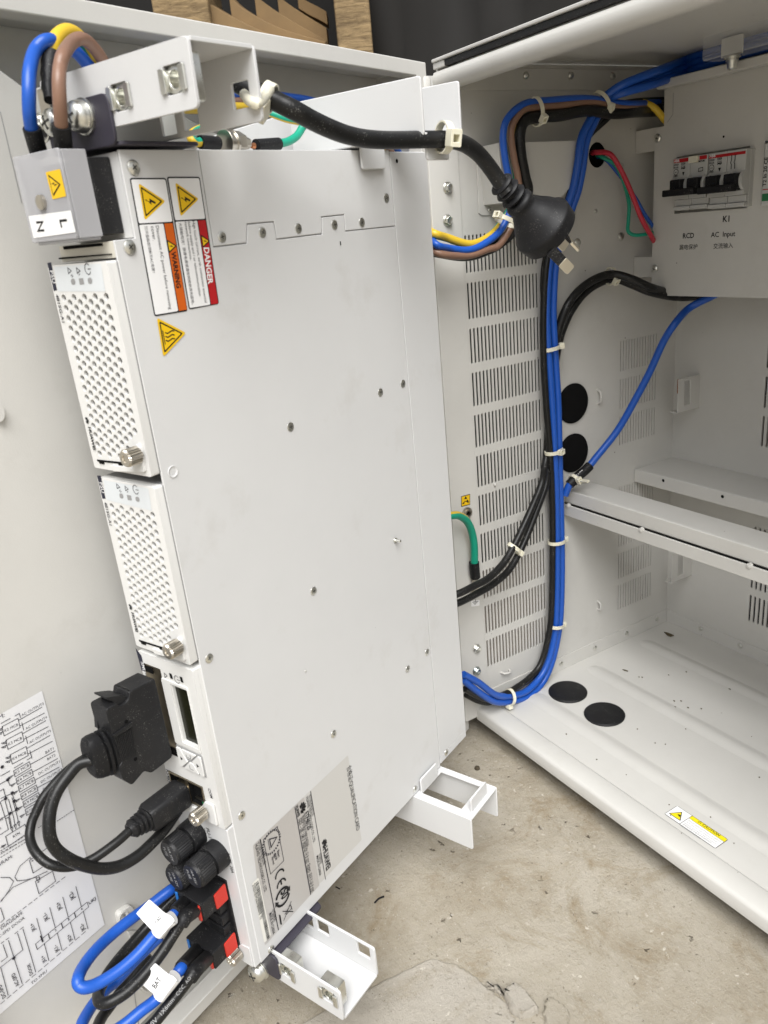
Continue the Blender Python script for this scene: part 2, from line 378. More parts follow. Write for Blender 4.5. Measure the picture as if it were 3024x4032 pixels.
def tri_warn(b, pl, c, sz, up, m_in=None, h=.0002, bolt=True, rimw=.07, border=None):
    c = V(c); up = V(up).normalized(); rt = V((up.y, -up.x)); T = lambda k: [tuple(c+up*(k*sz*y)+rt*(k*sz*x)) for x, y in ((0, .667), (.577, -.333), (-.577, -.333))]
    if border: b.flat(pl, rpoly(T(1.22), sz*.12), border, h)
    b.flat(pl, rpoly(T(1.0), sz*.08), INK, h); b.flat(pl, rpoly(T(1-rimw*3.2), sz*.04), m_in or YELL, h)
    if bolt:
        q = lambda *p: [tuple(c+up*(sz*y)+rt*(sz*x)) for x, y in p]
        b.flat(pl, q((.02, .3), (-.12, .0), (.0, .0), (-.05, -.14), (.13, .07), (.02, .07), (.1, .27)), INK, h)
        b.flat(pl, q((-.08, -.13), (.0, -.12), (-.08, -.24)), INK, h)
def petals(b, pl, c, r, up, m, h=.0002):        # flower-like mark of eight petals fanned round the foot
    c = V(c); up = V(up).normalized(); rt = V((up.y, -up.x))
    for k, (a, L, w) in enumerate(((12, 1.0, .2), (-12, 1.0, .2), (38, .95, .19), (-38, .95, .19), (63, .85, .16), (-63, .85, .16), (86, .62, .12), (-86, .62, .12))):
        d = up*math.cos(rad(a))+rt*math.sin(rad(a)); e = V((-d.y, d.x)); o = c-up*r*.5
        b.flat(pl, [tuple(o+d*r*L*1.5*t+e*r*w*1.5*s_) for t, s_ in ((.12, 0), (.45, .5), (.75, .8), (.95, .5), (1, 0), (.95, -.5), (.75, -.8), (.45, -.5))], m, h)
# ================================================================== ground
def concrete(name, c0, c1, c2):
    m = bpy.data.materials.new(name); m.use_nodes = True; t = m.node_tree; b = t.nodes['Principled BSDF']; L = t.links.new
    geo = nd(t, 'ShaderNodeNewGeometry'); P = geo.outputs['Position']
    def noise(sc, det=6, rough=.6, dist=0):
        n = nd(t, 'ShaderNodeTexNoise'); n.inputs['Scale'].default_value = sc; n.inputs['Detail'].default_value = det
        n.inputs['Roughness'].default_value = rough; n.inputs['Distortion'].default_value = dist; L(P, n.inputs['Vector']); return n.outputs['Fac']
    def rng(v, a, c, lo=0, hi=1):
        r = nd(t, 'ShaderNodeMapRange'); r.inputs['From Min'].default_value = a; r.inputs['From Max'].default_value = c
        r.inputs['To Min'].default_value = lo; r.inputs['To Max'].default_value = hi; L(v, r.inputs['Value']); return r.outputs[0]
    def mixc(f, a, c):
        x = nd(t, 'ShaderNodeMix', data_type='RGBA'); L(f, x.inputs['Factor'])
        for k, q in (('A', a), ('B', c)):
            if isinstance(q, tuple): x.inputs[k].default_value = (*q, 1)
            else: L(q, x.inputs[k])
        return x.outputs['Result']
    col = mixc(rng(noise(7, 8, .62, .4), .36, .62), c0, c1)
    col = mixc(rng(noise(13, 9, .72, 1.2), .53, .68, 0, .8), col, c2)
    col = mixc(rng(noise(60, 6, .7), .45, .7, 0, .35), col, (.56, .52, .45))
    col = mixc(rng(noise(260, 4, .7), .56, .74, 0, .55), col, (.24, .20, .14))
    col = mixc(rng(noise(420, 3, .7), .6, .74, 0, .6), col, (.66, .62, .54))
    def pits(sc, th, cc, k):
        v = nd(t, 'ShaderNodeTexVoronoi'); v.inputs['Scale'].default_value = sc
        dn = nd(t, 'ShaderNodeTexNoise'); dn.inputs['Scale'].default_value = sc*2.2; dn.inputs['Detail'].default_value = 3; L(P, dn.inputs['Vector'])
        dv = nd(t, 'ShaderNodeVectorMath', operation='MULTIPLY_ADD'); L(dn.outputs['Color'], dv.inputs[0]); dv.inputs[1].default_value = (1.1/sc,)*3; L(P, dv.inputs[2]); L(dv.outputs[0], v.inputs['Vector'])
        sel = rng(noise(sc*.23, 3), .56, .62); d = rng(v.outputs['Distance'], th*.6, th, 1, 0)
        mu = nd(t, 'ShaderNodeMath', operation='MULTIPLY'); L(sel, mu.inputs[0]); L(d, mu.inputs[1])
        mk = nd(t, 'ShaderNodeMath', operation='MULTIPLY'); L(mu.outputs[0], mk.inputs[0]); mk.inputs[1].default_value = k
        return mu.outputs[0], mk.outputs[0]
    d1, k1 = pits(95, .2, None, .8); col = mixc(k1, col, (.11, .09, .065))
    d2, k2 = pits(150, .24, None, .8); col = mixc(k2, col, (.68, .64, .56))
    d3, k3 = pits(240, .22, None, .7); col = mixc(k3, col, (.13, .11, .08))
    L(col, b.inputs['Base Color']); b.inputs['Roughness'].default_value = .93; b.inputs['Specular IOR Level'].default_value = .2
    ad = nd(t, 'ShaderNodeMath', operation='MULTIPLY_ADD'); L(noise(170, 9, .85), ad.inputs[0]); ad.inputs[1].default_value = 1.0
    a2 = nd(t, 'ShaderNodeMath', operation='MULTIPLY_ADD'); L(noise(18, 6, .6), a2.inputs[0]); a2.inputs[1].default_value = 2.2; L(d1, a2.inputs[2]); 
    mi_ = nd(t, 'ShaderNodeMath', operation='MULTIPLY'); L(d1, mi_.inputs[0]); mi_.inputs[1].default_value = -.7; L(mi_.outputs[0], a2.inputs[2])
    L(a2.outputs[0], ad.inputs[2])
    bp = nd(t, 'ShaderNodeBump'); bp.inputs['Strength'].default_value = 1.0; bp.inputs['Distance'].default_value = .0028
    L(ad.outputs[0], bp.inputs['Height']); L(bp.outputs[0], b.inputs['Normal'])
    return m
CONC = concrete('concrete', (.375, .325, .245), (.50, .455, .375), (.30, .235, .145))
CONCP = concrete('pale_concrete', (.44, .40, .335), (.53, .49, .425), (.36, .30, .21))
b = MB(); b.box(FL, -60, 60, -60, 60, -.3, 0, CONC); g = b.build('ground', flat=True); kind(g, 'structure')
# slab edge with broken pieces near the camera
pz = lambda *p: FL.uvs(Z(1700, 3650, 2.37)(*p))
def rough_poly(poly, amp, n, seed):
    r = random.Random(seed); o = []
    for i in range(len(poly)):
        a, c = V(poly[i]), V(poly[(i+1) % len(poly)])
        for j in range(n): q = a.lerp(c, j/n); o.append((q.x+r.uniform(-amp, amp), q.y+r.uniform(-amp, amp)))
    return o
def chunk(poly, h, name, seed, m, tilt=0):
    P = rough_poly(poly, .0007, 5, seed); b = MB(); r = random.Random(seed)
    top = inset(P, .0011); n = len(P); hh = [h*(1+r.uniform(-.12, .12)) for _ in P]
    if area2(P) < 0: P = list(reversed(P))
    b.add([FL.p(a, c, -.004) for a, c in P]+[FL.p(a, c, q*.55) for (a, c), q in zip(P, hh)]+[FL.p(a, c, q) for (a, c), q in zip(top, hh)],
          [(i, (i+1) % n, n+(i+1) % n, n+i) for i in range(n)]+[(n+i, n+(i+1) % n, 2*n+(i+1) % n, 2*n+i) for i in range(n)]+[tuple(range(2*n, 3*n))], m)
    return b.build(name, ang=25)
o = chunk(pz((225, 362), (350, 430), (455, 515), (530, 590), (640, 668), (705, 740), (720, 800), (800, 905), (900, 1150), (-600, 1400), (-1500, 1250), (-1200, 900), (-700, 640), (-250, 420), (0, 300)), .0016, 'slab', 3, CONCP); kind(o, 'structure')
for i, (pp_, h_, lb) in enumerate((
    (((722, 600), (760, 572), (830, 640), (895, 655), (940, 710), (995, 790), (960, 820), (820, 872), (735, 790), (715, 720), (672, 650), (690, 615)), .006, 'largest pale broken concrete flake lying by the crack near the lower edge'),
    (((580, 570), (615, 565), (655, 610), (664, 655), (640, 650), (585, 612)), .005, 'small pale concrete chip wedged in the crack left of the largest flake'),
    (((530, 572), (576, 572), (574, 610), (545, 592)), .004, 'smallest pale concrete chip at the far end of the crack'),
    (((1075, 680), (1150, 690), (1220, 745), (1282, 800), (1284, 960), (1100, 1000), (1050, 900), (1040, 800), (1060, 740)), .0035, 'rough tan concrete lump right of the largest broken flake'))):
    tag(chunk(pz(*pp_), h_, 'concrete_fragment', 20+i, CONCP if i < 3 else CONC), lb, 'concrete piece', 'broken pieces of the concrete slab')
b = MB(); r = random.Random(5)
for i in range(420):
    x, y = r.uniform(-.1, .36), r.uniform(-.33, .02); s_ = r.choice((.0006, .0008, .0011, .0018 if i % 6 == 0 else .0007))
    k = 5; n0 = len(b.v); vs = [(x+s_*r.uniform(.7, 1.2)*math.cos(2*math.pi*j/k), y+s_*r.uniform(.7, 1.2)*math.sin(2*math.pi*j/k)) for j in range(k)]
    b.add([FL.p(a, c, -.0002) for a, c in vs]+[FL.p(x+(a-x)*.6, y+(c-y)*.6, s_*r.uniform(.5, .9)) for a, c in vs], [(j, (j+1) % k, k+(j+1) % k, k+j) for j in range(k)]+[tuple(range(k, 2*k))], (CONC, CONCP, CONCP)[i % 3])
b.tube([FL.at((1475, 3555), .0008), FL.at((1492, 3538), .0012), FL.at((1512, 3530), .0008)], .0007, INK, 6)
b.tube([FL.at((1322, 3492), .0006), FL.at((1338, 3500), .0008)], .0005, INK, 6)
b.lathe(FL.at((1879, 3027)), (0, 0, 1), [(-.0005, .0028), (.0018, .0024), (.0026, .001), (.0026, 0)], mat('dark_stone', (.07, .055, .035), .9), 9)
kind(b.build('grit', ang=20), 'stuff')
# ================================================================== background: pallet, packing card, tarpaulin
def wood(name, c0, c1):
    m = bpy.data.materials.new(name); m.use_nodes = True; t = m.node_tree; bs = t.nodes['Principled BSDF']; L = t.links.new
    tc = nd(t, 'ShaderNodeNewGeometry'); mp = nd(t, 'ShaderNodeMapping'); mp.inputs['Scale'].default_value = (9, 9, 60); L(tc.outputs['Position'], mp.inputs['Vector'])
    n = nd(t, 'ShaderNodeTexNoise'); n.inputs['Scale'].default_value = 2.6; n.inputs['Detail'].default_value = 9; n.inputs['Roughness'].default_value = .78; n.inputs['Distortion'].default_value = .5; L(mp.outputs[0], n.inputs['Vector'])
    cr = nd(t, 'ShaderNodeValToRGB'); cr.color_ramp.elements[0].position = .36; cr.color_ramp.elements[1].position = .62
    cr.color_ramp.elements[0].color = (*c0, 1); cr.color_ramp.elements[1].color = (*c1, 1); L(n.outputs['Fac'], cr.inputs[0]); L(cr.outputs[0], bs.inputs['Base Color'])
    bp = nd(t, 'ShaderNodeBump'); bp.inputs['Distance'].default_value = .004; bp.inputs['Strength'].default_value = .8; L(n.outputs['Fac'], bp.inputs['Height']); L(bp.outputs[0], bs.inputs['Normal'])
    bs.inputs['Roughness'].default_value = .85; return m
WOOD = wood('pallet_wood', (.10, .065, .03), (.33, .235, .12))
CARD = mat('packing_card', (.21, .135, .06), .8, bump=.3, bscale=90, var=.2, vscale=12)
TARP = mat('dark_tarpaulin', (.009, .008, .007), .8, bump=.3, bscale=120, var=.3, vscale=8)
BGD = 1.25
BG = PL(pd(1370, 100, BGD), V((RC[0].x, RC[0].y, 0)).normalized(), (0, 0, 1))     # vertical plane behind the door, facing the camera
def bgq(h, *n): return BG.uvs(n, h)
t = thing('wooden_pallet', 'rough wooden pallet with two block ends standing behind the open door', 'pallet', BG.p(-.15, -BG.o.z, -.1))
for q in (((1293, -200), (1436, -200), (1445, 210), (1300, 210)), ((560, -200), (788, -200), (793, 110), (560, 110))):
    P = bgq(0, *q); a0 = P[0][0]; a1 = P[1][0]; MB().prism(BG, [(a0, -.15), (a1, -.15), (a1, .24), (a0, .24)], -.14, 0, WOOD).build('block', t, bev=.004)
a0 = bgq(0, (300, 0))[0][0]; a1 = bgq(0, (1440, 0))[0][0]
MB().box(BG, a0, a1, .245, .27, -.16, .01, WOOD).build('deck_board', t, bev=.003)
MB().box(BG, a0, a1, -.18, -.153, -.16, .01, WOOD).build('bottom_board', t, bev=.003)
for a in (a0+.02, a1-.1): MB().prism(BG, [(a, -BG.o.z+.001), (a+.08, -BG.o.z+.001), (a+.08, -.182), (a, -.182)], -.13, -.01, WOOD).build('support_post', t, bev=.004)
for i, (pts, dz, lb) in enumerate((
    (((800, 0), (930, 75), (1080, 140), (1290, 175)), -.02, 'lowest curved brown card strip packed between the pallet blocks'),
    (((900, -20), (960, 35), (1100, 110), (1280, 165)), -.045, 'second curved brown card strip packed between the pallet blocks'),
    (((1000, -20), (1090, 45), (1180, 100), (1285, 160)), -.07, 'third curved brown card strip, narrow, packed between the pallet blocks'),
    (((1090, -20), (1150, 25), (1220, 70), (1285, 110)), -.09, 'fourth curved brown card strip packed between the pallet blocks'),
    (((1170, -20), (1210, 5), (1250, 25), (1285, 45)), -.11, 'topmost curved brown card strip packed between the pallet blocks'))):
    P = smooth_path([BG.at(n, dz) for n in pts], 5); b = MB(); th = (.045, .045, .036, .030, .02)[i]; n = len(P)
    vs = []
    for k, p in enumerate(P):
        for d_, z_ in ((0, 0), (0, -th), (-.05, -th*.8), (-.05, th*.2)): vs.append(p-BG.N*(-d_)+V((0, 0, z_)))
    b.add(vs, [(k*4+j, k*4+(j+1) % 4, (k+1)*4+(j+1) % 4, (k+1)*4+j) for k in range(n-1) for j in range(4)]+[(0, 1, 2, 3), tuple(range(n*4-4, n*4))], CARD)
    tag(b.build('card_strip', bev=.001), lb, 'packing card', 'card strips in the pallet')
b = MB(); nx, nz = 40, 14; vs = []
A0 = bgq(-.25, (1380, 100))[0][0]
for i in range(nx+1):
    for j in range(nz+1):
        a = A0+1.9*i/nx; z = -BG.o.z+1.35*j/nz
        vs.append(BG.p(a, z, -.24+.05*math.sin(a*14+1.2*math.sin(z*3))+.02*math.sin(a*37+z*5)+(.1 if a < A0+.12 else 0)*(1-a)))
b.add(vs, [(i*(nz+1)+j, (i+1)*(nz+1)+j, (i+1)*(nz+1)+j+1, i*(nz+1)+j+1) for i in range(nx) for j in range(nz)], TARP)
tag(b.build('tarpaulin', solid=.004, ang=80), 'dark brownish black tarpaulin hanging in folds behind the cabinet', 'tarpaulin')
b = MB(); vs = []
A1 = bgq(-.3, (200, 60))[0][0]
for i in range(nx+1):
    for j in range(nz+1):
        a = A1-.9+2.3*i/nx; z = -BG.o.z+1.6*j/nz; vs.append(BG.p(a, z, -.5+.03*math.sin(a*11+z*2)))
b.add(vs, [(i*(nz+1)+j, (i+1)*(nz+1)+j, (i+1)*(nz+1)+j+1, i*(nz+1)+j+1) for i in range(nx) for j in range(nz)], mat('shade_backdrop', (.005, .0045, .004), .9))
tag(b.build('shade_backdrop', solid=.004, ang=80), 'black sheeting standing for the shade in the gaps of the pallet', 'backdrop')  # added dark backdrop; its black colour stands for the shade behind the pallet
# ================================================================== cabinet
XR, YB, ZF, ZT = .46, .2722, .031, .588
CB = thing('cabinet', 'pale grey steel equipment cabinet standing open on the concrete floor', 'cabinet', (XR/2, YB/2, 0))
rows = [(.4300-.0366*k, .4300-.0366*k-.0296) for k in range(-1, 10)]
def slot(a, w_, z1, z0): return [(a, z0+w_*.5), (a+w_*.5, z0), (a+w_, z0+w_*.5), (a+w_, z1-w_*.5), (a+w_*.5, z1), (a, z1-w_*.5)]
holes = [slot(.0167+.00388*i, .0019, z1, z0) for z1, z0 in rows for i in range(20)]
holes += [slot(.1940+.0038*i, .0012, z1, z0) for z1, z0 in rows[3:6]+rows[7:11] for i in range(14)]
hc = WL.uv((2352, 610)); holes.append(circ(hc, .0102, 24))
b = MB(); b.prism(WL, [(.0, ZF), (YB, ZF), (YB, ZT), (.0, ZT)], -.0009, 0, STEELC, holes)
LWALL = b.build('left_wall', CB, ang=30)
MB().box(WL, .013, .098, .255, .49, -.012, -.005, SLOTDK).box(WL, .013, .098, .175, .2545, -.012, -.005, SLOTDK).build('dark_vent_backing', CB)  # near-black boards behind the upper front slots
o = MB().box(WL, .013, .098, .04, .1745, -.010, -.005, SLOTBR).box(WL, .185, .252, .04, .36, -.010, -.005, SLOTBR).build('brown_vent_backing', CB)  # pale brown boards behind the lower front slots and the rear ones
MB().box(WL, hc[0]-.02, hc[0]+.02, hc[1]-.02, hc[1]+.02, -.009, -.007, VOID).build('hole_backing', CB)  # near-black plate added so the hole looks as dark as shade
# mounting strip with its four bolts
b = MB(); b.prism(WL, rpoly([(-.014, .0225), (.0145, .0225), (.0145, .57), (-.014, .57)], .002), -.003, .0012, STEELC); b.build('mounting_strip', CB, bev=.0006)
for n in ((1768, 739), (1767, 868), (1880, 2556), (1880, 2644)):
    a, c = WL.uv(n, .003); hex_bolt(WL.p(a, c, .0012), (1, 0, 0), .0033, CB, ZINCB if n[1] > 2600 else ZINC)
b = MB(); b.prism(PL((0, -.0145, 0), (1, 0, 0), (0, 0, 1)), rpoly([(-.0165, .019), (-.0025, .019), (-.0025, .57), (-.0165, .57)], .003), -.006, .001, STEELC); b.build('front_post', CB, bev=.0015)
b = MB(); b.lathe((-.009, -.008, .5700), (0, 0, 1), [(0, .0068), (.008, .0068), (.0095, .006), (.0095, 0)], STEELC, 24); b.build('hinge_barrel', CB)
# back wall with vents, right wall, roof
holes = [slot(.1000+.0049*i, .0022, z1, z0) for z1, z0 in rows[2:6]+rows[8:11] for i in range(22)]
MB().prism(BK, [(0.0, ZF), (XR, ZF), (XR, ZT), (0.0, ZT)], -.0014, 0, STEELC, holes).build('back_wall', CB, ang=30)
for q_ in ((.3, .41, -.02, -.012, SLOTDK), (.04, .14, -.02, -.012, SLOTDK), (.24, .2985, -.012, -.008, SLOTBR)): MB().box(BK, .09, .23, *q_).build('rear_vent_backing', CB)  # boards behind the back wall slots, two near-black and one pale brown
MB().box(PL((XR, 0, 0), (0, 1, 0), (0, 0, 1)), 0, YB, .02, ZT, .0, .0014, STEELC).build('right_wall', CB)
MB().box(PL((0, 0, ZT+.0005), (1, 0, 0), (0, 1, 0)), -.02, XR+.02, .012, YB+.03, 0, .0018, STEELC).build('roof', CB)
# outer skin (double walled sides)
MB().box(WL, -.012, YB+.03, .02, ZT, -.05, -.046, STEELC).box(BK, -.046, XR+.02, .02, ZT, -.034, -.03, STEELC).build('outer_skin', CB)
# front head: lip, gasket, drip edge
HP = PL((0, 0, 0), (1, 0, 0), (0, 0, 1))
b = MB(); P = [(.0035, .5690), (.012, .5700), (.012, .5835), (.0035, .5835), (-.001, .5815), (-.003, .578), (-.0022, .5725), (0.0005, .5698)]; n = len(P)
vs = [(x, y, z) for x in (-.003, XR) for y, z in P]; b.add(vs, [(i, (i+1) % n, n+(i+1) % n, n+i) for i in range(n)]+[tuple(range(n)), tuple(range(n, 2*n))], STEELC); b.build('roof_lip', CB, ang=60)
MB().box(HP, .010, XR, .5837, .5880, -.004, .0005, GASK).build('gasket', CB, bev=.0008)
MB().box(HP, -.004, XR+.012, .5882, .5905, -.03, .002, STEELC).box(HP, -.004, .0098, .5837, .5881, -.01, .0008, STEELC).build('drip_edge', CB, bev=.0007)
MB().box(WL, .014, YB, .5695, .5850, .0, .0011, STEELC).build('wall_flange', CB, bev=.0004)
for n in ((1880, 302), (2070, 298), (2247, 298), (2413, 300), (2540, 302)): rivet(WL.at(n, .0011), (1, 0, 0), .0028, CB)
# floor, sill, flange and rivets
b = MB(); b.box(FL, 0, XR, .021, YB, ZF-.0016, ZF, STEELC)
def bead(y, w_, x0, x1, hgt=.0022):
    n = 10; vs = []; fs = []
    for i, x in enumerate((x0, x0+.009, x1-.009, x1)):
        k = 0 if i in (0, 3) else 1
        for j in range(n+1): q = -1+2*j/n; vs.append((x, y+q*w_*(.6+.4*k), ZF-.0002+hgt*k*(.5+.5*math.cos(q*math.pi))))
    for i in range(3):
        for j in range(n): fs.append((i*(n+1)+j, (i+1)*(n+1)+j, (i+1)*(n+1)+j+1, i*(n+1)+j+1))
    b.add(vs, fs, STEELC)
bead(.2175, .011, .012, .45); bead(.1380, .012, .014, .45); bead(.058, .012, .012, .45)
b.build('floor_pan', CB, ang=50)
b = MB(); P = [(0, .0200), (0, .0292), (.0012, .0314), (.0035, .0322), (.0175, .0322), (.0205, .0312), (.0205, .0200)]; n = len(P)
vs = [(x, y, z) for x in (.0005, XR) for y, z in P]; b.add(vs, [(i, (i+1) % n, n+(i+1) % n, n+i) for i in range(n)]+[tuple(range(n)), tuple(range(n, 2*n))], STEELC); b.build('sill', CB, ang=50)
MB().box(FL, .02, XR-.02, .03, YB-.02, .0, .0285, VOID).build('plinth', CB)
MB().box(WL, .015, YB, ZF, .0462, 0, .0011, STEELC).build('floor_flange', CB, bev=.0004)
MB().box(BK, .0012, XR, ZF, .0458, 0, .0011, STEELC).build('rear_flange', CB, bev=.0004)
for n in ((2209.5, 2613), (2343, 2551), (2467.5, 2493), (2587, 2437)): rivet(WL.at(n, .0011), (1, 0, 0), .0025, CB)
for n in ((2759, 2475), (2914, 2542)): rivet(BK.at(n, .0011), (0, -1, 0), .0025, CB)
for n, pl in (((2236, 2727), PL((0, 0, ZF), (1, 0, 0), (0, 1, 0))), ((2380, 2815), PL((0, 0, ZF), (1, 0, 0), (0, 1, 0))), ((2254, 1588), WL), ((2255, 1783), WL)):
    MB().lathe(pl.at(n), pl.N, [(0, .0186), (.0012, .0188), (.0021, .0180), (.0024, .0165), (.0024, 0)], BLKR if pl is not WL else VOID, 48).build('hole_plug', CB, ang=50)
# little cable hooks pressed out of the walls
def hook(pl, n0, n1, out_=.004):
    p0, p1 = pl.at(n0), pl.at(n1); d = p1-p0
    MB().tube([p0-pl.N*.001, p0+pl.N*out_+d*.18, p0+pl.N*out_+d*.82, p1-pl.N*.001], .0011, STEELC, 8, k=3).build('cable_hook', CB)
hook(WL, (2352, 1534), (2354, 1588)); hook(WL, (1972, 2648), (2005, 2637)); hook(WL, (2352, 2366), (2354, 2400))
hook(WL, (1945, 1905), (1947, 1912), .001)
# sheet metal hood over the upper cable entry
H3 = PL((.026, 0, 0), (0, 1, 0), (0, 0, 1))
b = MB(); b.prism(WL, WL.uvs([(1874, 640), (1911, 590), (1945, 563), (1975, 560), (2005, 700), (2060, 800), (2040, 842), (1895, 850), (1882, 840)]), 0, .0012, STEELC)
P = H3.uvs([(1962, 562), (2272, 552), (2273, 708), (2200, 790), (1985, 800)])
b.prism(WL, P, 0, .026, STEELC); b.build('cable_hood', CB, bev=.0016)
flat_screw(WL.off(.0012), WL.uv((1925, 827)), .0021, CB)
for n, r_ in (((2262, 834), .0019), ((2345, 832), .0019), ((2272, 956), .0036), ((2444, 932), .0036), ((2449, 654), .0016)): rivet(WL.at(n), (1, 0, 0), r_, CB)
# rear shelf and front cross beam
b = MB(); b.box(PL((0, 0, 0), (0, 1, 0), (0, 0, 1)), .2165, YB-.0006, .2228, .2246, .0012, XR, STEELC).box(PL((0, 0, 0), (0, 1, 0), (0, 0, 1)), .2150, .2164, .2112, .2246, .0008, XR, STEELC); o = b.build('rear_shelf', CB, bev=.0008)
SH = PL((0, .2150, 0), (1, 0, 0), (0, 0, 1)); b = MB()
for n in ((2612, 1892), (2845, 1955)): b.disc(SH, SH.uv(n), .0016, VOID)
b.build('shelf_hole', CB)
WX = PL((0, 0, 0), (0, 1, 0), (0, 0, 1))
MB().box(WX, .1216, .1530, .2250, .2268, .0008, XR, STEELC).box(WX, .1200, .1215, .2140, .2268, .0008, XR, STEELC).build('cross_beam', CB, bev=.0008)
b = MB(); b.box(WX, .1165, .1185, .2020, .2133, .0008, XR, STEELC).box(WX, .1187, .148, .2018, .2030, .0008, XR, STEELC)
BM = PL((0, .1165, 0), (1, 0, 0), (0, 0, 1))
b.build('beam_rail', CB, bev=.0007)
MB().box(WX, .1186, .1199, .2130, .2140, .0008, XR, VOID).build('beam_gap', CB)
for n in ((2235, 1972), (2524, 2072), (2950, 2213)):
    c = BM.uv(n); MB().lathe(BM.p(c[0], .2128, 0), BM.N, [(-.002, .0024), (.0006, .0022), (.0012, .0012), (.0012, 0)], STEELC, 16).build('beam_dimple', CB)
# window brackets on the back wall
for z_, nn in ((0, 0), (-.1835, 1)):
    CL = PL((.0308, 0, 0), (0, 1, 0), (0, 0, 1))
    o4 = CL.uvs([(2671.5, 1494.6), (2756, 1474), (2754.6, 1604.5), (2667.7, 1625)]); w4 = CL.uvs([(2696, 1498), (2719, 1496), (2717.5, 1591), (2693, 1598)])
    sh = lambda q: [(a, c+z_) for a, c in q]
    b = MB(); b.prism(CL, sh(o4), -.0012, 0, STEELC, [sh(w4)])
    a0 = min(a for a, c in o4); c0 = min(c for a, c in o4)+z_
    b.prism(CL, [(a0, c0), (a0+.012, c0), (a0+.012, c0+.0012), (a0, c0+.0012)], -.009, -.0013, STEELC)
    if not nn: b.prism(CL, [(a0, c0+.02), (a0+.0008, c0+.02), (a0+.0008, c0+.034), (a0, c0+.034)], -.0013, -.0001, RUST)
    b.build('window_bracket', CB, bev=.0003)
# stickers on the cabinet
CP = PL((0, 0, ZF+.0001), (1, 0, 0), (0, 1, 0)); zc = Z(2424, 3100, 2.765); b = MB()
q = CP.uvs(zc((670, 200), (1228, 570), (1085, 670), (528, 290))); b.flat(CP, rpoly(q, .0012), INK, .0001)
b.flat(CP, inset(q, .0004), PAPER)
b.flat(CP, CP.uvs(zc((835, 314), (1216, 568), (1184, 596), (803, 338))), YELC)
b.stroke(CP, CP.uvs(zc((838, 310), (695, 402))), .0004, INK); b.stroke(CP, CP.uvs(zc((803, 340), (1184, 598))), .0003, INK)
P = CP.uvs(zc((575, 284), (725, 270), (705, 370))); b.flat(CP, rpoly(P, .0008), INK); b.flat(CP, inset(P, .0006), YELC)
cc = V(CP.uv(zc((690, 310))[0]))
for i in range(11):
    a = rad(-60+i*26); d = V((math.cos(a), math.sin(a))); e = V((-d.y, d.x)); L = .0030*(.6+.4*((i*7) % 3)/2)
    b.flat(CP, [tuple(cc+e*.0003), tuple(cc+d*L), tuple(cc-e*.0003)], INK)
b.text(CP, 'CAUTION', *zc((938, 412), (1122, 536)), INK, bold=.02)
P = CP.uvs(zc((890, 378), (935, 372), (930, 402))); b.flat(CP, rpoly(P, .0003), INK); b.flat(CP, inset(P, .00035), YELC)
for i, s_ in enumerate(('Risk of explosion if battery is replaced', 'by an incorrect type. Dispose of used', 'batteries according to the instructions.', '更换错误型号电池会有爆炸危险', '请按说明处理用过的电池')):
    x0, y0 = 790-22*i, 364+13*i; L = (1, .93, 1, .9, .62)[i]; b.text(CP, s_, *zc((x0, y0), (x0+350*L, y0+236*L)), DGREY)
b.build('caution_label', CB, rec=False)
WS = WL.off(.0013); zc = Z(1700, 1900, 2.765); b = MB()
q = WS.uvs(zc((318, 150), (417, 124), (417, 240), (320, 265))); b.flat(WS, q, INK, .0001); b.flat(WS, inset(q, .0006), YELL)
for P in (((350, 182), (368, 145), (384, 176)), ((328, 238), (345, 208), (352, 232)), ((372, 205), (388, 182), (406, 212))): b.flat(WS, WS.uvs(zc(*P)), INK)
b.stroke(WS, WS.uvs(zc((350, 228), (358, 203), (378, 205), (400, 222))), .0007, INK)
b.build('static_warning_label', CB, rec=False)
p = WS.at(zc((381, 328))[0]); b = MB(); b.lathe(p, (1, 0, 0), [(0, .0052), (.0012, .0052), (.0016, .0040), (.0030, .0036), (.0030, .0022), (.0004, .0020), (.0004, 0)], NICK, 24)
b.lathe(p+V((.0006, 0, 0)), (1, 0, 0), [(0, .0019), (.0001, 0)], VOID, 16); b.build('wrist_strap_socket', CB)
b = MB(); q = WS.uvs(zc((428, 1290), (520, 1275), (520, 1340), (430, 1352))); b.flat(WS, rpoly(q, .001), PAPER, .0001)
for y, h_ in ((1298, 32), (1311, 20), (1323, 10)): b.stroke(WS, WS.uvs(zc((474-h_, y+5), (474+h_, y-8))), .0005, INK)
b.stroke(WS, WS.uvs(zc((474, 1268), (474, 1296))), .0005, INK); b.build('earth_label', CB, rec=False)
# dirt left on the floor pan: one leaf and specks
lf = PL((0, 0, ZF+.0006), (1, 0, 0), (0, 1, 0)); zc = Z(2424, 2200, 2.765)
b = MB(); q = lf.uvs(zc((525, 798), (560, 806), (600, 820), (635, 838), (600, 850), (565, 838))); b.prism(lf, q, 0, .0006, LEAF)
tag(b.build('dry_leaf', ang=20), 'curled brown dry leaf scrap on the cabinet floor near the rear corner', 'leaf')
b = MB(); q = lf.uvs(zc((72, 1205), (100, 1208), (138, 1222), (130, 1226), (95, 1217))); b.prism(lf, q, -.0003, .0003, LEAF)
for n in zc((255, 1287), (290, 1290), (580, 1265), (770, 1230), (640, 1548), (715, 1548), (650, 1614), (788, 1620), (935, 1632), (1242, 1418)):
    c = lf.uv(n); b.prism(lf, [(c[0]+random.uniform(.0005, .0011)*math.cos(k*1.3)*1.3, c[1]+random.uniform(.0004, .0008)*math.sin(k*1.3)) for k in range(5)], -.0003, .0003, LEAF)
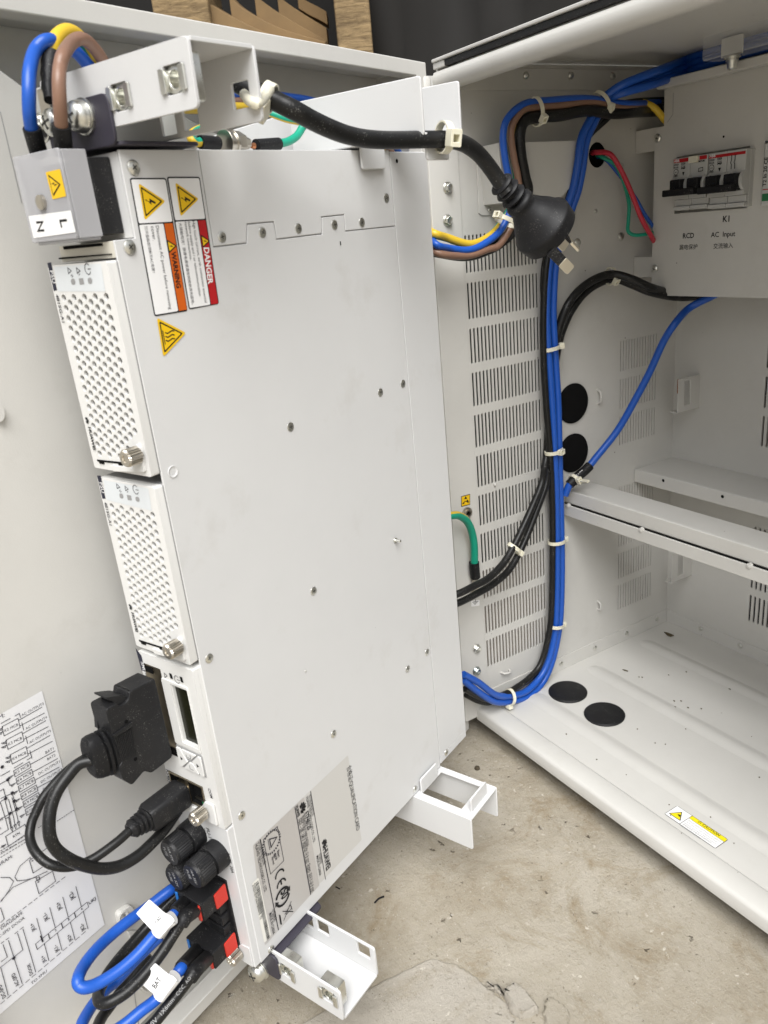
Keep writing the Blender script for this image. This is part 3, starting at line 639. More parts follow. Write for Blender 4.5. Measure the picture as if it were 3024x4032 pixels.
for n in ((2466, 3050), (2640, 3210), (2635, 3168), (2798, 3217), (2890, 3320), (2905, 3435), (2440, 3148), (2530, 3214), (2683, 3281), (2230, 2890), (2350, 2990), (2580, 2925), (2620, 2930), (2700, 2870), (2960, 2900), (2990, 3060), (2510, 2870)):
    c = lf.uv(n); s_ = random.uniform(.0003, .0007); b.prism(lf, [(c[0]+s_*math.cos(k*1.26), c[1]+s_*math.sin(k*1.26)) for k in range(5)], -.0003, .0002, LEAF)
kind(b.build('debris', ang=20), 'stuff')
# ------------------------------------------------------------------ the open door (part of the cabinet)
DO = MB(); a0, a1, b0, b1, rw = -.475, .002, .0085, .589, .0098
DO.prism(DR, [(a0, b0), (a1, b0), (a1, b1), (a0, b1)], -.012, 0, STEELC, [[(a0+rw, b0+rw), (a1-rw-.004, b0+rw), (a1-rw-.004, b1-rw), (a0+rw, b1-rw)]])
DO.prism(DR, [(a0, b0), (a1, b0), (a1, b1), (a0, b1)], -.046, -.0121, STEELC, [[(a0+.004, b0+.004), (a1-.004, b0+.004), (a1-.004, b1-.004), (a0+.004, b1-.004)]])
door = DO.build('door', CB, bev=.0009); lab(door, 'cabinet door swung wide open beside the power unit')
MB().box(DR, a0+.0042, a1-.0042, b0+.0042, b1-.0042, -.046, -.043, STEELC).build('door_skin', door)
IP = DR.off(-.0115)
P = [(-.452, .30), (-.452, .62)]; P = [(a0+.014, .05), (a0+.014, IP.uv((0, 272))[1]+.012)]+IP.uvs([(0, 272), (108, 352), (200, 335), (420, 300)])+[(-.10, .5)]+[(-.10, .03), (a0+.014, .03)]
P = P[1:]
MB().prism(IP, P, -.03, 0, STEELC).build('inner_panel', door, bev=.0012)
b = MB(); b.stroke(IP, IP.uvs([(0, 440), (38, 600), (85, 800)]), .0004, DGREY); b.stroke(IP, IP.uvs([(528, 3905), (545, 4032), (552, 4080)]), .0005, DGREY); b.build('panel_seam', door, rec=False)
# latch tab and strap near the lower edge of the door
zc = Z(300, 3400, 3.318); b = MB(); q = IP.uvs(zc((500, 650), (530, 600), (660, 515), (700, 545), (730, 690), (640, 800), (520, 810))); b.prism(IP, rpoly(q, .003), 0, .004, STEELC)
c = IP.uv(zc((620, 690))[0], .004); b.lathe(IP.p(c[0], c[1], .004), IP.N, [(0, .0035), (.0006, .0032), (.0002, .002), (-.0006, .0)], STEELC, 20); b.build('latch_tab', door, bev=.0008)
b = MB(); q = IP.uvs(zc((650, 880), (720, 860), (790, 870), (760, 960), (690, 1010))); b.prism(IP, q, 0, .002, STEELC)
b.prism(IP, IP.uvs(zc((820, 1590), (905, 1640), (900, 1670), (830, 1640))), 0, .003, STEELC); b.build('latch_strap', door, bev=.0006)
b = MB(); q = IP.uvs([(-20, 1585), (2, 1600), (8, 1630), (2, 1655), (-20, 1665)]); b.prism(IP, rpoly(q, .002), 0, .003, STEELC); b.build('door_boss', door, bev=.001)
# wiring diagram
SHP = IP.off(.0004); b = MB()
TR, BR = (165, 2720), (412, 3641); q = SHP.uvs([TR, BR]); c1, c2 = q
edge = V(c2)-V(c1); q = [c1, c2, (a0+.018, c2[1]-.0005), (a0+.018, c1[1]-.001)]; b.flat(SHP, q, SHEETM, .0)
za = Z(0, 2650, 3.16); zb = Z(0, 3300, 3.022); LW = .00034
st = lambda z, *p, w_=LW, cl=False: b.stroke(SHP, SHP.uvs(z(*p)), w_, INKP, .0001, cl)
tx = lambda z, s_, p0, p1, bold=.0: b.text(SHP, s_, *z(p0, p1), INKP, .0001, bold=bold)
def dash(z, p0, p1, n, fr=.7):
    for i in range(n):
        a, c = i/n, (i+fr)/n; st(z, (p0[0]+(p1[0]-p0[0])*a, p0[1]+(p1[1]-p0[1])*a), (p0[0]+(p1[0]-p0[0])*c, p0[1]+(p1[1]-p0[1])*c))
tx(za, 'M:', (-12, 582), (62, 545)); 
for s_, p0, p1 in (('AC OUTPUT3', (272, 542), (545, 392)), ('AC OUTPUT4', (322, 708), (585, 560)), ('AC OUTPUT5', (368, 880), (635, 728)), ('BAT1', (568, 1008), (668, 952)), ('BAT2', (590, 1088), (690, 1032)), ('DC OUTPUT1', (482, 1272), (745, 1112)), ('DC OUTPUT2', (512, 1372), (775, 1208)), ('DC OUTPUT3', (538, 1466), (800, 1300))): tx(za, s_, p0, p1)
for i, (s_, x, y, w4) in enumerate((('K2 MCB', 22, 668, 200), ('K3 MCB', 70, 835, 200), ('K4 MCB', 122, 1018, 200))):
    st(za, (x, y), (x+w4, y-106), (x+w4+26, y+8), (x+28, y+114), cl=True); tx(za, s_, (x+36, y+68), (x+w4+4, y-14))
    st(za, (x+w4+10, y-82), (x+w4+300, y-245)); st(za, (x+w4+22, y-10), (x+w4+330, y-172)); st(za, (x+w4+46, y-55), (x+w4+72, y+45))
    for k in (50, 100): st(za, (x-60, y+k-10), (x-10, y+k-28), (x+14, y+k-42)); st(za, (x-40, y+k-4), (x+8, y+k-44), (x-6, y+k-8), cl=True)
for i, s_ in enumerate(('K5 MCB', 'K6 MCB', 'K7 MCB', 'K8 MCB', 'K9 MCB', 'K10 MCB')):
    x, y = 166+28.6*i, 1218+96*i; st(za, (x, y), (x+195, y-116), (x+216, y-46), (x+18, y+72), cl=True); tx(za, s_, (x+26, y+44), (x+196, y-60))
    st(za, (x-70, y+84), (x-14, y+56)); st(za, (x-55, y+82), (x+6, y+46), (x-50, y+98), cl=True)
    if i < 2: st(za, (x+208, y-82), (x+520, y-252))
    elif i < 5: st(za, (x+210, y-80), (x+238, y-96), (x+510, y-242))
st(za, (180, 535), (235, 500), (252, 555)); st(za, (375, 995), (390, 1045), (330, 1082)); st(za, (5, 628), (125, 562)); st(za, (168, 1182), (285, 1112)); st(za, (0, 1282), (120, 1215))
st(za, (-20, 1390), (95, 1325)); st(za, (90, 1320), (120, 1400)); st(za, (145, 1490), (215, 1720)); st(za, (0, 1560), (145, 1495)); st(za, (-10, 1470), (40, 1440), (70, 1560), (0, 1600))
for x in (0, 42, 84): st(za, (60+x, 1590-22*x/42), (125+x, 1830-26*x/42), (140+x, 1930-34*x/42)); st(za, (125+x, 1925-34*x/42), (155+x, 1912-34*x/42), (152+x, 1975-34*x/42), cl=True)
st(za, (-20, 1830), (200, 1700)); st(za, (-20, 1620), (0, 1610), (65, 1815), (100, 1945), (-10, 2015)); st(za, (70, 1810), (100, 1790), (130, 1930))
for c in ((90, 1325), (145, 1490), (170, 1590), (200, 1690), (22, 1165), (65, 1560), (118, 1745)): b.disc(SHP, SHP.uv(za(c)[0]), .0009, INKP, .0002)
st(za, (65, 2030), (305, 1880), (330, 1960), (320, 2000), (100, 2155), cl=True); tx(za, 'RTN', (162, 2050), (245, 1998), .012)
st(za, (308, 1905), (340, 1890)); st(za, (0, 2175), (70, 2130)); st(za, (15, 2150), (70, 2128), (35, 2165), cl=True); tx(za, '02', (-10, 1850), (38, 1820)); tx(za, 'R', (-8, 1950), (15, 1935))
dash(za, (470, 1925), (520, 1890), 2); dash(za, (705, 1840), (925, 1695), 8)
for k in range(3): dash(za, (0, 2212+40*k), (325, 2010+42*k), 9)
tx(zb, 'AGRAM:', (-75, 372), (150, 225)); tx(zb, 'ING DIAGRAM:', (-110, 1180), (272, 895)); tx(zb, 'AC-SPD DOOR', (-60, 1220), (292, 955)); tx(zb, 'TO SMU', (372, 1745), (556, 1588))
st(zb, (345, 262), (560, 110), (620, 90), (700, 330)); st(zb, (345, 262), (388, 412), (500, 340)); st(zb, (355, 235), (365, 250)); st(zb, (372, 270), (390, 262), w_=.0006)
st(zb, (415, 510), (620, 390), (655, 510), (458, 660), cl=True); st(zb, (425, 475), (460, 455), (468, 490), (435, 505), cl=True); st(zb, (442, 524), (460, 512), w_=.0007)
st(zb, (360, 220), (230, 330), (170, 460), (200, 505), (300, 495), (430, 460)); st(zb, (0, 465), (110, 465), (155, 510), (100, 620), (0, 760)); st(zb, (0, 745), (150, 580), (300, 510), (560, 390)); st(zb, (0, 820), (45, 960), (0, 1000))
dash(zb, (0, 1040), (790, 440), 12); dash(zb, (0, 1970), (1035, 1085), 14); dash(zb, (0, 170), (310, 0), 6)
st(zb, (415, 1255), (1030, 757), (1047, 815), (437, 1320), cl=True)
for i, s_ in enumerate('1234'):
    x, y = 415+155*i, 1255-126*i
    if i: st(zb, (x-4, y+2), (x+16, y+66), w_=.0005)
    tx(zb, s_, (x+80, y-18), (x+98, y-33), .02)
    st(zb, (x+80, y-66), (x+14, y-308)); st(zb, (x+104, y-8), (x+160, y+200))
    tx(zb, 'JK%d%s' % (1+i//2, '+-'[i % 2]), (x+4, y-165), (x-30, y-255), .015); tx(zb, 'JK%d%s' % (1+i//2, '+-'[i % 2]), (x+128, y+208), (x+96, y+130), .015)
tx(zb, 'UKJ', (1055, 790), (1135, 725), .015)
st(zb, (265, 1075), (418, 1590)); st(zb, (200, 1125), (265, 1325), (0, 1530), (90, 1865)); st(zb, (92, 1210), (258, 1730)); st(zb, (28, 1260), (80, 1410), (0, 1470))
b.disc(SHP, SHP.uv(zb((155, 1420))[0]), .0009, INKP, .0002)
tx(zb, 'DOOR', (385, 1610), (350, 1480), .015); tx(zb, 'AC-SPD', (225, 1740), (165, 1590), .015); tx(zb, 'DC-SPD', (65, 1880), (5, 1730), .015)
dash(zb, (165, 1135), (290, 1035), 2); dash(zb, (0, 1250), (118, 1165), 2)
lab(b.build('wiring_diagram', door, rec=False), 'white printed wiring diagram sheet on the cabinet door')
# ------------------------------------------------------------------ breaker panel hung in the upper right
PAN = PL((0, .2085, 0), (1, 0, 0), (0, 0, 1))
BP = thing('breaker_panel', 'grey breaker faceplate printed RCD and AC Input in the upper right of the cabinet', 'panel', (.15, .22, .40))
cut = PAN.uvs([(2661, 619), (2953, 576), (2937, 818), (2656, 841)]); x0, x1 = cut[0][0], cut[1][0]; zz0, zz1 = cut[3][1], cut[0][1]
cut = [(x0, zz0), (x1, zz0), (x1, zz1), (x0, zz1)]
c2x = x1+.0125; cut2 = [(c2x, zz0+.001), (c2x+.06, zz0+.001), (c2x+.06, zz1+.002), (c2x, zz1+.002)]
P = PAN.uvs([(2616, 340), (2614, 497), (2576, 503), (2566, 1159)]); zt = P[0][1]; zb_ = P[3][1]-.001; xl = (P[2][0]+P[3][0])/2
b = MB(); b.prism(PAN, [(P[0][0], zt), (P[1][0], P[1][1]), (xl, P[2][1]), (xl, zb_), (.42, zb_), (.42, zt)], -.0014, 0, STEELC, [cut, cut2]); b.build('faceplate', BP, bev=.0004)
b = MB(); b.stroke(PAN, PAN.uvs([(2652, 365), (2650, 450), (2628, 482)]), .0005, DGREY); c = PAN.uv((2850, 538)); b.disc(PAN, c, .0009, VOID)
b.build('panel_fold', BP, rec=False)
for s_, p0, p1, bo in (('RCD', (485, 1535), (640, 1526), .02), ('AC  Input', (870, 1520), (1207, 1503), .012), ('K1', (1035, 1308), (1125, 1303), .02), ('漏电保护', (435, 1690), (685, 1678), 0), ('交流输入', (905, 1675), (1175, 1662), 0)): MB().text(PAN, s_, *Z(2550, 500, 3.5)(p0, p1), INK, bold=bo).build('panel_print', BP, rec=False)
b = MB(); q = PAN.uvs([(2583, 322), (2598, 351)], .012); b.prism(PAN, rpoly([(q[0][0], q[1][1]), (.42, q[1][1]), (.42, q[0][1]+.0005), (q[0][0], q[0][1]+.0005)], .002), .0012, .012, STEELC); b.build('top_channel', BP, bev=.0012)
for nn, (p0, p1, sc) in enumerate((((2511, 517), (2513, 606), (2583, 546)), ((2504, 1012), (2504, 1090), (2570, 1058)))):
    za_, zb2 = WL.uv(p0)[1], WL.uv(p1)[1]
    MB().box(PAN, .0006, xl+.009, min(za_, zb2), max(za_, zb2), -.0030, -.0016, STEELC).build('side_tab', BP, bev=.0003)
    c = PAN.uv(sc); flat_screw(PAN, (max(c[0], xl+.0035), c[1]), .0034, BP, dome=.0016)
b = MB(); AP = PAN.off(.03); q = AP.uvs([(2775, 83), (2782, 239), (3024, 14), (3024, 175)])
b.prism(AP, rpoly([(q[0][0], q[1][1]), (.36, q[1][1]), (.36, q[0][1]), (q[0][0], q[0][1])], .002), 0, .0012, CLEAR)
b.prism(AP, [(q[0][0], q[1][1]), (.36, q[1][1]), (.36, q[1][1]+.0012), (q[0][0], q[1][1]+.0012)], -.0186, -.0001, CLEAR); b.build('clear_guard', BP, bev=.0003)
c = AP.uv((2875, 130), -.012); MB().prism(AP, [(c[0]-.009, q[1][1]+.0014), (c[0]+.009, q[1][1]+.0014), (c[0]+.009, .587), (c[0]-.009, .587)], -.0160, -.0145, STEELC).build('hanger_strap', BP, bev=.0003)
p = AP.at((2884, 222), -.008); b = MB(); b.lathe((p.x, p.y, q[1][1]-.0002), (0, 0, -1), [(0, .006), (.001, .006), (.001, .0046), (.003, .0046), (.003, .0038), (.0078, .0034), (.009, .002), (.009, 0)], ZINC, 24); b.build('guard_bolt', BP)
# the two breakers and the surge arrester beside them
def breaker(n4, label, blk):
    zc = Z(2550, 500, 3.5); BF = PAN.off(.0105); q = BF.uvs(zc(*n4)); xa, xb = (q[0][0]+q[3][0])/2, (q[1][0]+q[2][0])/2; zt_, zb_2 = (q[0][1]+q[1][1])/2, (q[2][1]+q[3][1])/2
    W, Hh = xb-xa, zt_-zb_2; t = thing('circuit_breaker', label, 'circuit breaker', BF.p((xa+xb)/2, zb_2, -.03), 'circuit breakers in the panel')
    b = MB(); b.box(BF, xa, xb, zb_2, zt_, -.045, -.0060, MCBW)
    for k in (0, 1):
        u0 = xa+W*(k*.5)+.0002; u1 = u0+W*.5-.0004
        b.box(BF, u0, u1, zt_-Hh*.40, zt_, -.0059, 0, MCBW).box(BF, u0, u1, zb_2+Hh*.215, zb_2+Hh*.30, -.0059, .0008, MCBW)
        b.box(BF, u0, u1, zb_2+.0005, zb_2+Hh*.085, -.0059, -.001, MCBW).box(BF, u0, u1, zb_2+Hh*.09, zb_2+Hh*.21, -.0059, -.0030, MCBW)
        for s_ in (u0, u1-.0028):
            P = [(0, zb_2+Hh*.27), (0, zt_-Hh*.38)]; 
            b.lathe(BF.p(s_, zb_2+Hh*.47, -.004), BF.X, [(0, .0082), (.0028, .0082), (.0028, 0)], MCBW, 28)
    b.build('casing', t, bev=.0004)
    MB().box(BF, xa+W*.08, xb-W*.08, zb_2+Hh*.33, zb_2+Hh*.61, -.0059, -.0046, VOID).build('toggle_recess', t)
    b = MB(); b.box(BF, xa+W*.02, xb-W*.06, zb_2+Hh*.29, zb_2+Hh*.42, .0060, .0142, BLKR)
    for k in (0, 1): u0 = xa+W*(k*.5)+.0030; b.prism(BF, [(u0, zb_2+Hh*.31), (u0+W*.5-.0060, zb_2+Hh*.31), (u0+W*.5-.0060, zb_2+Hh*.60), (u0, zb_2+Hh*.60)], -.0045, .0078, BLKR)
    b.build('toggle', t, bev=.0009)
    b = MB(); hh = .0003
    if blk == 0: b.flat(BF, [(xa+.0006, zt_-Hh*.085), (xa+W*.48, zt_-Hh*.085), (xa+W*.48, zt_-.0006), (xa+.0006, zt_-.0006)], REDL, hh); b.flat(BF, [(xa+W*.77, zt_-Hh*.085), (xb-.0006, zt_-Hh*.085), (xb-.0006, zt_-.0006), (xa+W*.77, zt_-.0006)], REDL, hh)
    else: b.flat(BF, [(xa+.0006, zt_-Hh*.09), (xb-.0006, zt_-Hh*.09), (xb-.0006, zt_-.0016), (xa+.0006, zt_-.0016)], REDL, hh)
    T = lambda s_, x, z, w4, m=INK, bo=.02: b.text(BF, s_, (xa+W*x, zb_2+Hh*z), (xa+W*(x+w4), zb_2+Hh*z), m, .0004, bold=bo, uv=True)
    T('ABB', .03, .93, .16, PAPER)
    for i, s_ in enumerate(('GS260', '30mA')): T(s_, .02, .865-.05*i, .15)
    for i, s_ in enumerate(('DS9', 'C16', '~')): T(s_, .25, .865-.055*i, .12)
    c = (xa+W*.10, zb_2+Hh*.745); b.disc(BF, c, .0024, INK, .0004); b.disc(BF, c, .0020, MCBW, .0005); b.text(BF, 'CCC', (c[0]-.0012, c[1]-.0006), (c[0]+.0012, c[1]-.0006), INK, .0006, bold=.03, uv=True); T('230V', .03, .655, .13)
    b.stroke(BF, [(xa+W*.3, zb_2+Hh*.72), (xa+W*.34, zb_2+Hh*.72), (xa+W*.32, zb_2+Hh*.68)], .0008, INK, .0004, True)
    if blk:
        for x in (.63, .72): b.stroke(BF, [(xa+W*x, zb_2+Hh*.92), (xa+W*x, zb_2+Hh*.84), (xa+W*(x-.02), zb_2+Hh*.79), (xa+W*x, zb_2+Hh*.76), (xa+W*x, zb_2+Hh*.68)], .0006, INK, .0004)
    else: b.stroke(BF, [(xa+W*.76, zb_2+Hh*.76), (xa+W*.88, zb_2+Hh*.77), (xa+W*.88, zb_2+Hh*.71), (xa+W*.76, zb_2+Hh*.70)], .0005, INK, .0004, True); T('MENM', .75, .87, .17)
    for x in (.08, .57): b.flat(BF, [(xa+W*x, zb_2+Hh*.305), (xa+W*(x+.16), zb_2+Hh*.305), (xa+W*(x+.16), zb_2+Hh*.32), (xa+W*x, zb_2+Hh*.32)], PCB, .0014)
    b.build('marking', t, rec=False)
    if blk == 0: MB().box(BF, xa+W*.49, xa+W*.75, zt_-Hh*.125, zt_-Hh*.0, .0001, .0022, NYL).build('test_button', t, bev=.0004)
breaker(((355, 437), (826, 376), (806, 1128), (335, 1160)), 'left two pole circuit breaker with a cream test button above its black toggle', 0)
breaker(((842, 362), (1370, 300), (1315, 1098), (815, 1146)), 'right two pole circuit breaker under an unbroken red band, above the print K1', 1)
b = MB(); BF = PAN.off(.010); q = BF.uvs([(3006, 566), (3000, 812)]); xa = (q[0][0]+q[1][0])/2; t = thing('surge_arrester', 'white surge arrester with a green foot cut by the right edge of the photo', 'surge arrester', BF.p(xa+.02, q[1][1], -.03))
b.box(BF, xa, xa+.04, q[1][1], q[0][1], -.04, 0, MCBW); b.build('casing', t, bev=.0008)
Hh = q[0][1]-q[1][1]; b = MB(); b.flat(BF, [(xa+.0008, q[1][1]+Hh*.08), (xa+.03, q[1][1]+Hh*.08), (xa+.03, q[1][1]+Hh*.2), (xa+.0008, q[1][1]+Hh*.2)], PCB, .0003)
b.flat(BF, [(xa+.001, q[1][1]+Hh*.26), (xa+.03, q[1][1]+Hh*.26), (xa+.03, q[1][1]+Hh*.275), (xa+.001, q[1][1]+Hh*.275)], REDL, .0003)
b.text(BF, 'T2 In 20 CE', (xa+.0035, q[1][1]+Hh*.32), (xa+.0035, q[1][1]+Hh*.78), INK, .0003, uv=True, bold=.02); b.build('marking', t, rec=False)
# ================================================================== swing frame that carries the power unit
WU, HU, TU = .2430, .442, .0436
FRP = UB(-.12, -.02, -.47)
FR = thing('swing_frame', 'white steel swing frame of channels holding the power unit on edge', 'frame', FRP)
ER = .0016
def chan(parent, name, b_web, b_fl, h0, h1, al, ar, holes_f=(), holes_r=(), b_fr=None):
    lo, hi = min(b_web, b_fl), max(b_web, b_fl); pf = PL(UB(h0, 0, 0), OUT, UP); pr = PL(UB(h1, 0, 0), OUT, UP)
    sq = lambda c: rrect(c[0]-.0048, c[0]+.0048, c[1]-.0048, c[1]+.0048, .0004, 1)
    b = MB(); b.prism(pf, rpoly([(al, lo), (ar, lo), (ar, hi), (al, hi)], .002), -ER, 0, STEEL, [sq(c) for c in holes_f])
    lo = b_fr or lo; b.prism(pr, rpoly([(al, lo), (ar, lo), (ar, hi), (al, hi)], .002), 0, ER, STEEL, [sq(c) for c in holes_r])
    t_ = ER if b_web > b_fl else -ER
    b.prism(PL(UB(0, 0, b_web), OUT, U), [(al, -h0+.0016), (ar, -h0+.0016), (ar, -h1-.0016), (al, -h1-.0016)], 0 if t_ < 0 else -.0, 0, STEEL) if 0 else None
    pw = PL(UB(0, 0, b_web-(ER if b_web > b_fl else 0)), OUT, U); N_ = 1 if pw.N.dot(UP) > 0 else -1
    b.prism(pw, [(al, -h0+ER+.00005), (ar, -h0+ER+.00005), (ar, -h1-ER-.00005), (al, -h1-ER-.00005)], 0, ER*N_, STEEL)
    return b.build(name, parent, bev=.0006, ang=35)
def cage_nut(pf, c, parent):
    b = MB(); s_ = .0046
    b.prism(pf, rrect(c[0]-.0066, c[0]+.0066, c[1]-.0078, c[1]+.0086, .0010, 2), -.0082, -ER-.0002, ZINC, [circ(c, .0030, 16)])
    b.lathe(pf.p(c[0], c[1], -.0052), pf.N, [(0, .0043), (.0045, .0043), (.0048, .0030), (.0002, .0028), (.0002, 0)], ZINC, 20)
    for sgn in (-1, 1):
        x = c[0]+sgn*.0046; b.prism(pf, [(x-.0007*1, c[1]-.0038), (x+.0007, c[1]-.0038), (x+.0007, c[1]+.0038), (x-.0007, c[1]+.0038)], -ER-.0004, .0012, ZINC)
        b.prism(pf, [(x+sgn*.0000-.0002, c[1]-.0042), (x+sgn*.0024, c[1]-.0042), (x+sgn*.0024, c[1]+.0042), (x-.0002, c[1]+.0042)] if sgn > 0 else [(x-.0024, c[1]-.0042), (x+.0002, c[1]-.0042), (x+.0002, c[1]+.0042), (x-.0024, c[1]+.0042)], .0001, .0012, ZINC)
    b.lathe(pf.p(c[0], c[1], -.0064), pf.N, [(0, .003), (.0001, 0)], VOID, 16)
    return b.build('cage_nut', parent, bev=.0003)
RH0, RH1 = -.009, -.0435
uf = PL(UB(RH0, 0, 0), OUT, UP); ur = PL(UB(RH1, 0, 0), OUT, UP)
h1, h2 = uf.uv((473, 382)), uf.uv((684, 312))
rr_ = [ur.uv((1000+120/2.074*0, 0))] if 0 else []
zc = Z(350, 100, 2.074); rh = [ur.uv(n) for n in zc((1262, 570), (852, 750), (668, 798))]
uR = chan(FR, 'upper_rail', .0310, .0078, RH0, RH1, -.041, .0520, [h1, h2], rh, .0042)
for c in (h1, h2): cage_nut(uf, c, FR)
lf_ = PL(UB(RH0, 0, 0), OUT, UP); lr = PL(UB(RH1, 0, 0), OUT, UP); zc = Z(950, 3500, 2.765)
g1, g2 = lf_.uv(zc((495, 905))[0]), lf_.uv(zc((950, 1170))[0])
lh = [lr.uv(n) for n in zc((735, 325), (905, 405), (1348, 650))]
lR = chan(FR, 'lower_rail', -.4640, -.4415, RH0, RH1, -.041, .0525, [g1, g2], lh)
for c in (g1, g2): cage_nut(lf_, c, FR)
# rear arms: a windowed plate with two flanges and two turned tabs each
def arm(name, bp, sg):
    pf = PL(UB(-.1645, 0, 0), OUT, UP); pr = PL(UB(-.2040, 0, 0), OUT, UP); b = MB(); e = .049
    fl = lambda pl, h0, h1: b.prism(pl, rpoly([(-.041, bp), (e, bp), (e, bp+sg*.0275), (-.041, bp+sg*.0275)], .0018), h0, h1, STEEL)
    fl(pf, -ER, 0); fl(pr, 0, ER)
    pw = PL(UB(0, 0, bp), OUT, U); N_ = 1 if pw.N.dot(UP)*sg > 0 else -1
    b.prism(pw, [(-.041, .1645+ER+.00005), (e, .1645+ER+.00005), (e, .2040-ER-.00005), (-.041, .2040-ER-.00005)], 0, N_*ER, STEEL, [[(.003, .1712), (.0372, .1712), (.0372, .1985), (.003, .1985)]])
    for a_ in (.0021, .0452):
        pt = PL(Q0+OUT*a_, U, UP); b.prism(pt, rpoly([(.1712, bp+sg*.0014), (.1940, bp+sg*.0014), (.1940, bp-sg*.0115), (.1712, bp-sg*.0115)], .002), -.0008, .0008, STEEL)
    return b.build(name, FR, bev=.0006, ang=35)
arm('upper_arm', .0012, 1); arm('lower_arm', -.4432, -1)
BPl = PL(Q0-OUT*.0505, U, UP); q = BPl.uvs([(985, 492), (1105, 455)])
MB().prism(BPl, [(.012, -.455), (WU+.004, -.455), (WU+.004, .026), (q[1][0], q[1][1]), (.092, .0085), (.02, .0085)], -.0014, 0, STEEL).build('back_plate', FR, bev=.0005)
# ================================================================== the power unit
UN = thing('power_unit', 'flat grey rack power unit standing on edge covered in warning stickers', 'power unit', UB(-.12, -.02, -.442))
MB().prism(PU, [(.0135, -.4415), (WU-.0006, -.4415), (WU-.0006, -.0006), (.0135, -.0006)], -TU, -.0013, STEEL).build('chassis', UN, bev=.0005)
nu, nb = .0108, -.0342
jig = PU.uvs([(840, 975), (973, 960), (976, 885), (1077, 876), (1089, 945), (1270, 923), (1268, 857), (1354, 848), (1360, 913), (1552, 893)])
sx0, sx1 = .0536, .2022
jig[0] = (sx0, jig[0][1]); jig[-1] = (sx1, jig[-1][1])
main = [(0, -.4420), (sx1, -.4420)]+list(reversed(jig))+[(sx0, 0), (nu, 0), (nu, nb), (0, nb)]
b = MB(); b.prism(PU, main, -.0012, 0, STEEL); b.build('side_cover', UN, bev=.0003)
topp = [(sx0+.0005, 0.0)]+[(a+(.0005 if i == 0 else 0), c+.0006) for i, (a, c) in enumerate(jig)]+[(sx1, 0.0)]
for i in (2, 6): topp[i+0] = (topp[i][0]-.0, topp[i][1])
P2 = []
for i, (a, c) in enumerate(jig):
    dx = {0: .0005, 1: -.0005, 2: -.0005, 3: .0005, 4: .0005, 5: -.0005, 6: -.0005, 7: .0005, 8: .0005, 9: 0}[i]; P2.append((a+dx, c+.0006))
b = MB(); b.prism(PU, [(sx1, 0), (sx0+.0005, 0)]+P2, -.0012, 0, STEEL); b.build('access_cover', UN, bev=.0003)
b = MB(); b.prism(PU, rpoly([(sx1+.0006, -.4340), (WU, -.4340), (WU, -.0012), (sx1+.0006, -.0012)], .0006), -.0012, 0, STEEL); b.prism(PU, [(sx1+.0012, -.4405), (WU, -.4405), (WU, -.4342), (sx1+.0012, -.4342)], -.0012, -.0001, STEEL); b.build('rear_cover', UN, bev=.0003)
for n in ((524, 660), (509, 973), (873, 933), (1032, 915), (1174, 899), (1316, 885), (1424, 876), (1521, 780), (1586, 1511), (1497, 1545), (1143, 1681), (1234, 2327), (823, 2592), (1681, 2568), (1605, 2634), (1313, 2890), (951, 3211), (1634, 3107), (1757, 2962), (1067, 3738)):
    c = PU.uv(n); b = MB(); b.flat(PU, circ(c, .0031, 24), PAPER if n[1] > 1400 else DGREY, .00012, [circ(c, .0026, 24)]); o_ = None
    flat_screw(PU, c, .0026 if n[0] not in (524, 509) else .0031, UN, dome=.0006 if n[0] not in (524, 509) else .0012)
c = PU.uv((680, 1857)); MB().lathe(PU.p(c[0], c[1], .00005), PU.N, [(0, .0028), (.0004, .0027), (.0003, .0022), (-.0006, .0012), (-.0006, 0)], STEEL, 24).build('dimple', UN)
c = PU.uv((1555, 2127)); b = MB(); b.lathe(PU.p(c[0], c[1], 0), PU.N, [(0, .0019), (.0008, .0018), (.0008, .0011), (.0045, .0010), (.0048, .0006), (.0048, 0)], ZINC, 18); b.build('stud', UN)
c = PU.uv((1203, 2643)); MB().lathe(PU.p(c[0], c[1], 0), PU.N, [(0, .0007), (.0003, .0006), (.0003, 0)], ZINC, 12).build('rivet', UN)
b = MB(); c = PU.uv((1562, 634)); b.disc(PU, c, .0012, VOID, .00015); b.disc(PU, PU.uv((1340, 958)), .0005, VOID, .00015, r2=.0012); b.build('cover_hole', UN, rec=False)
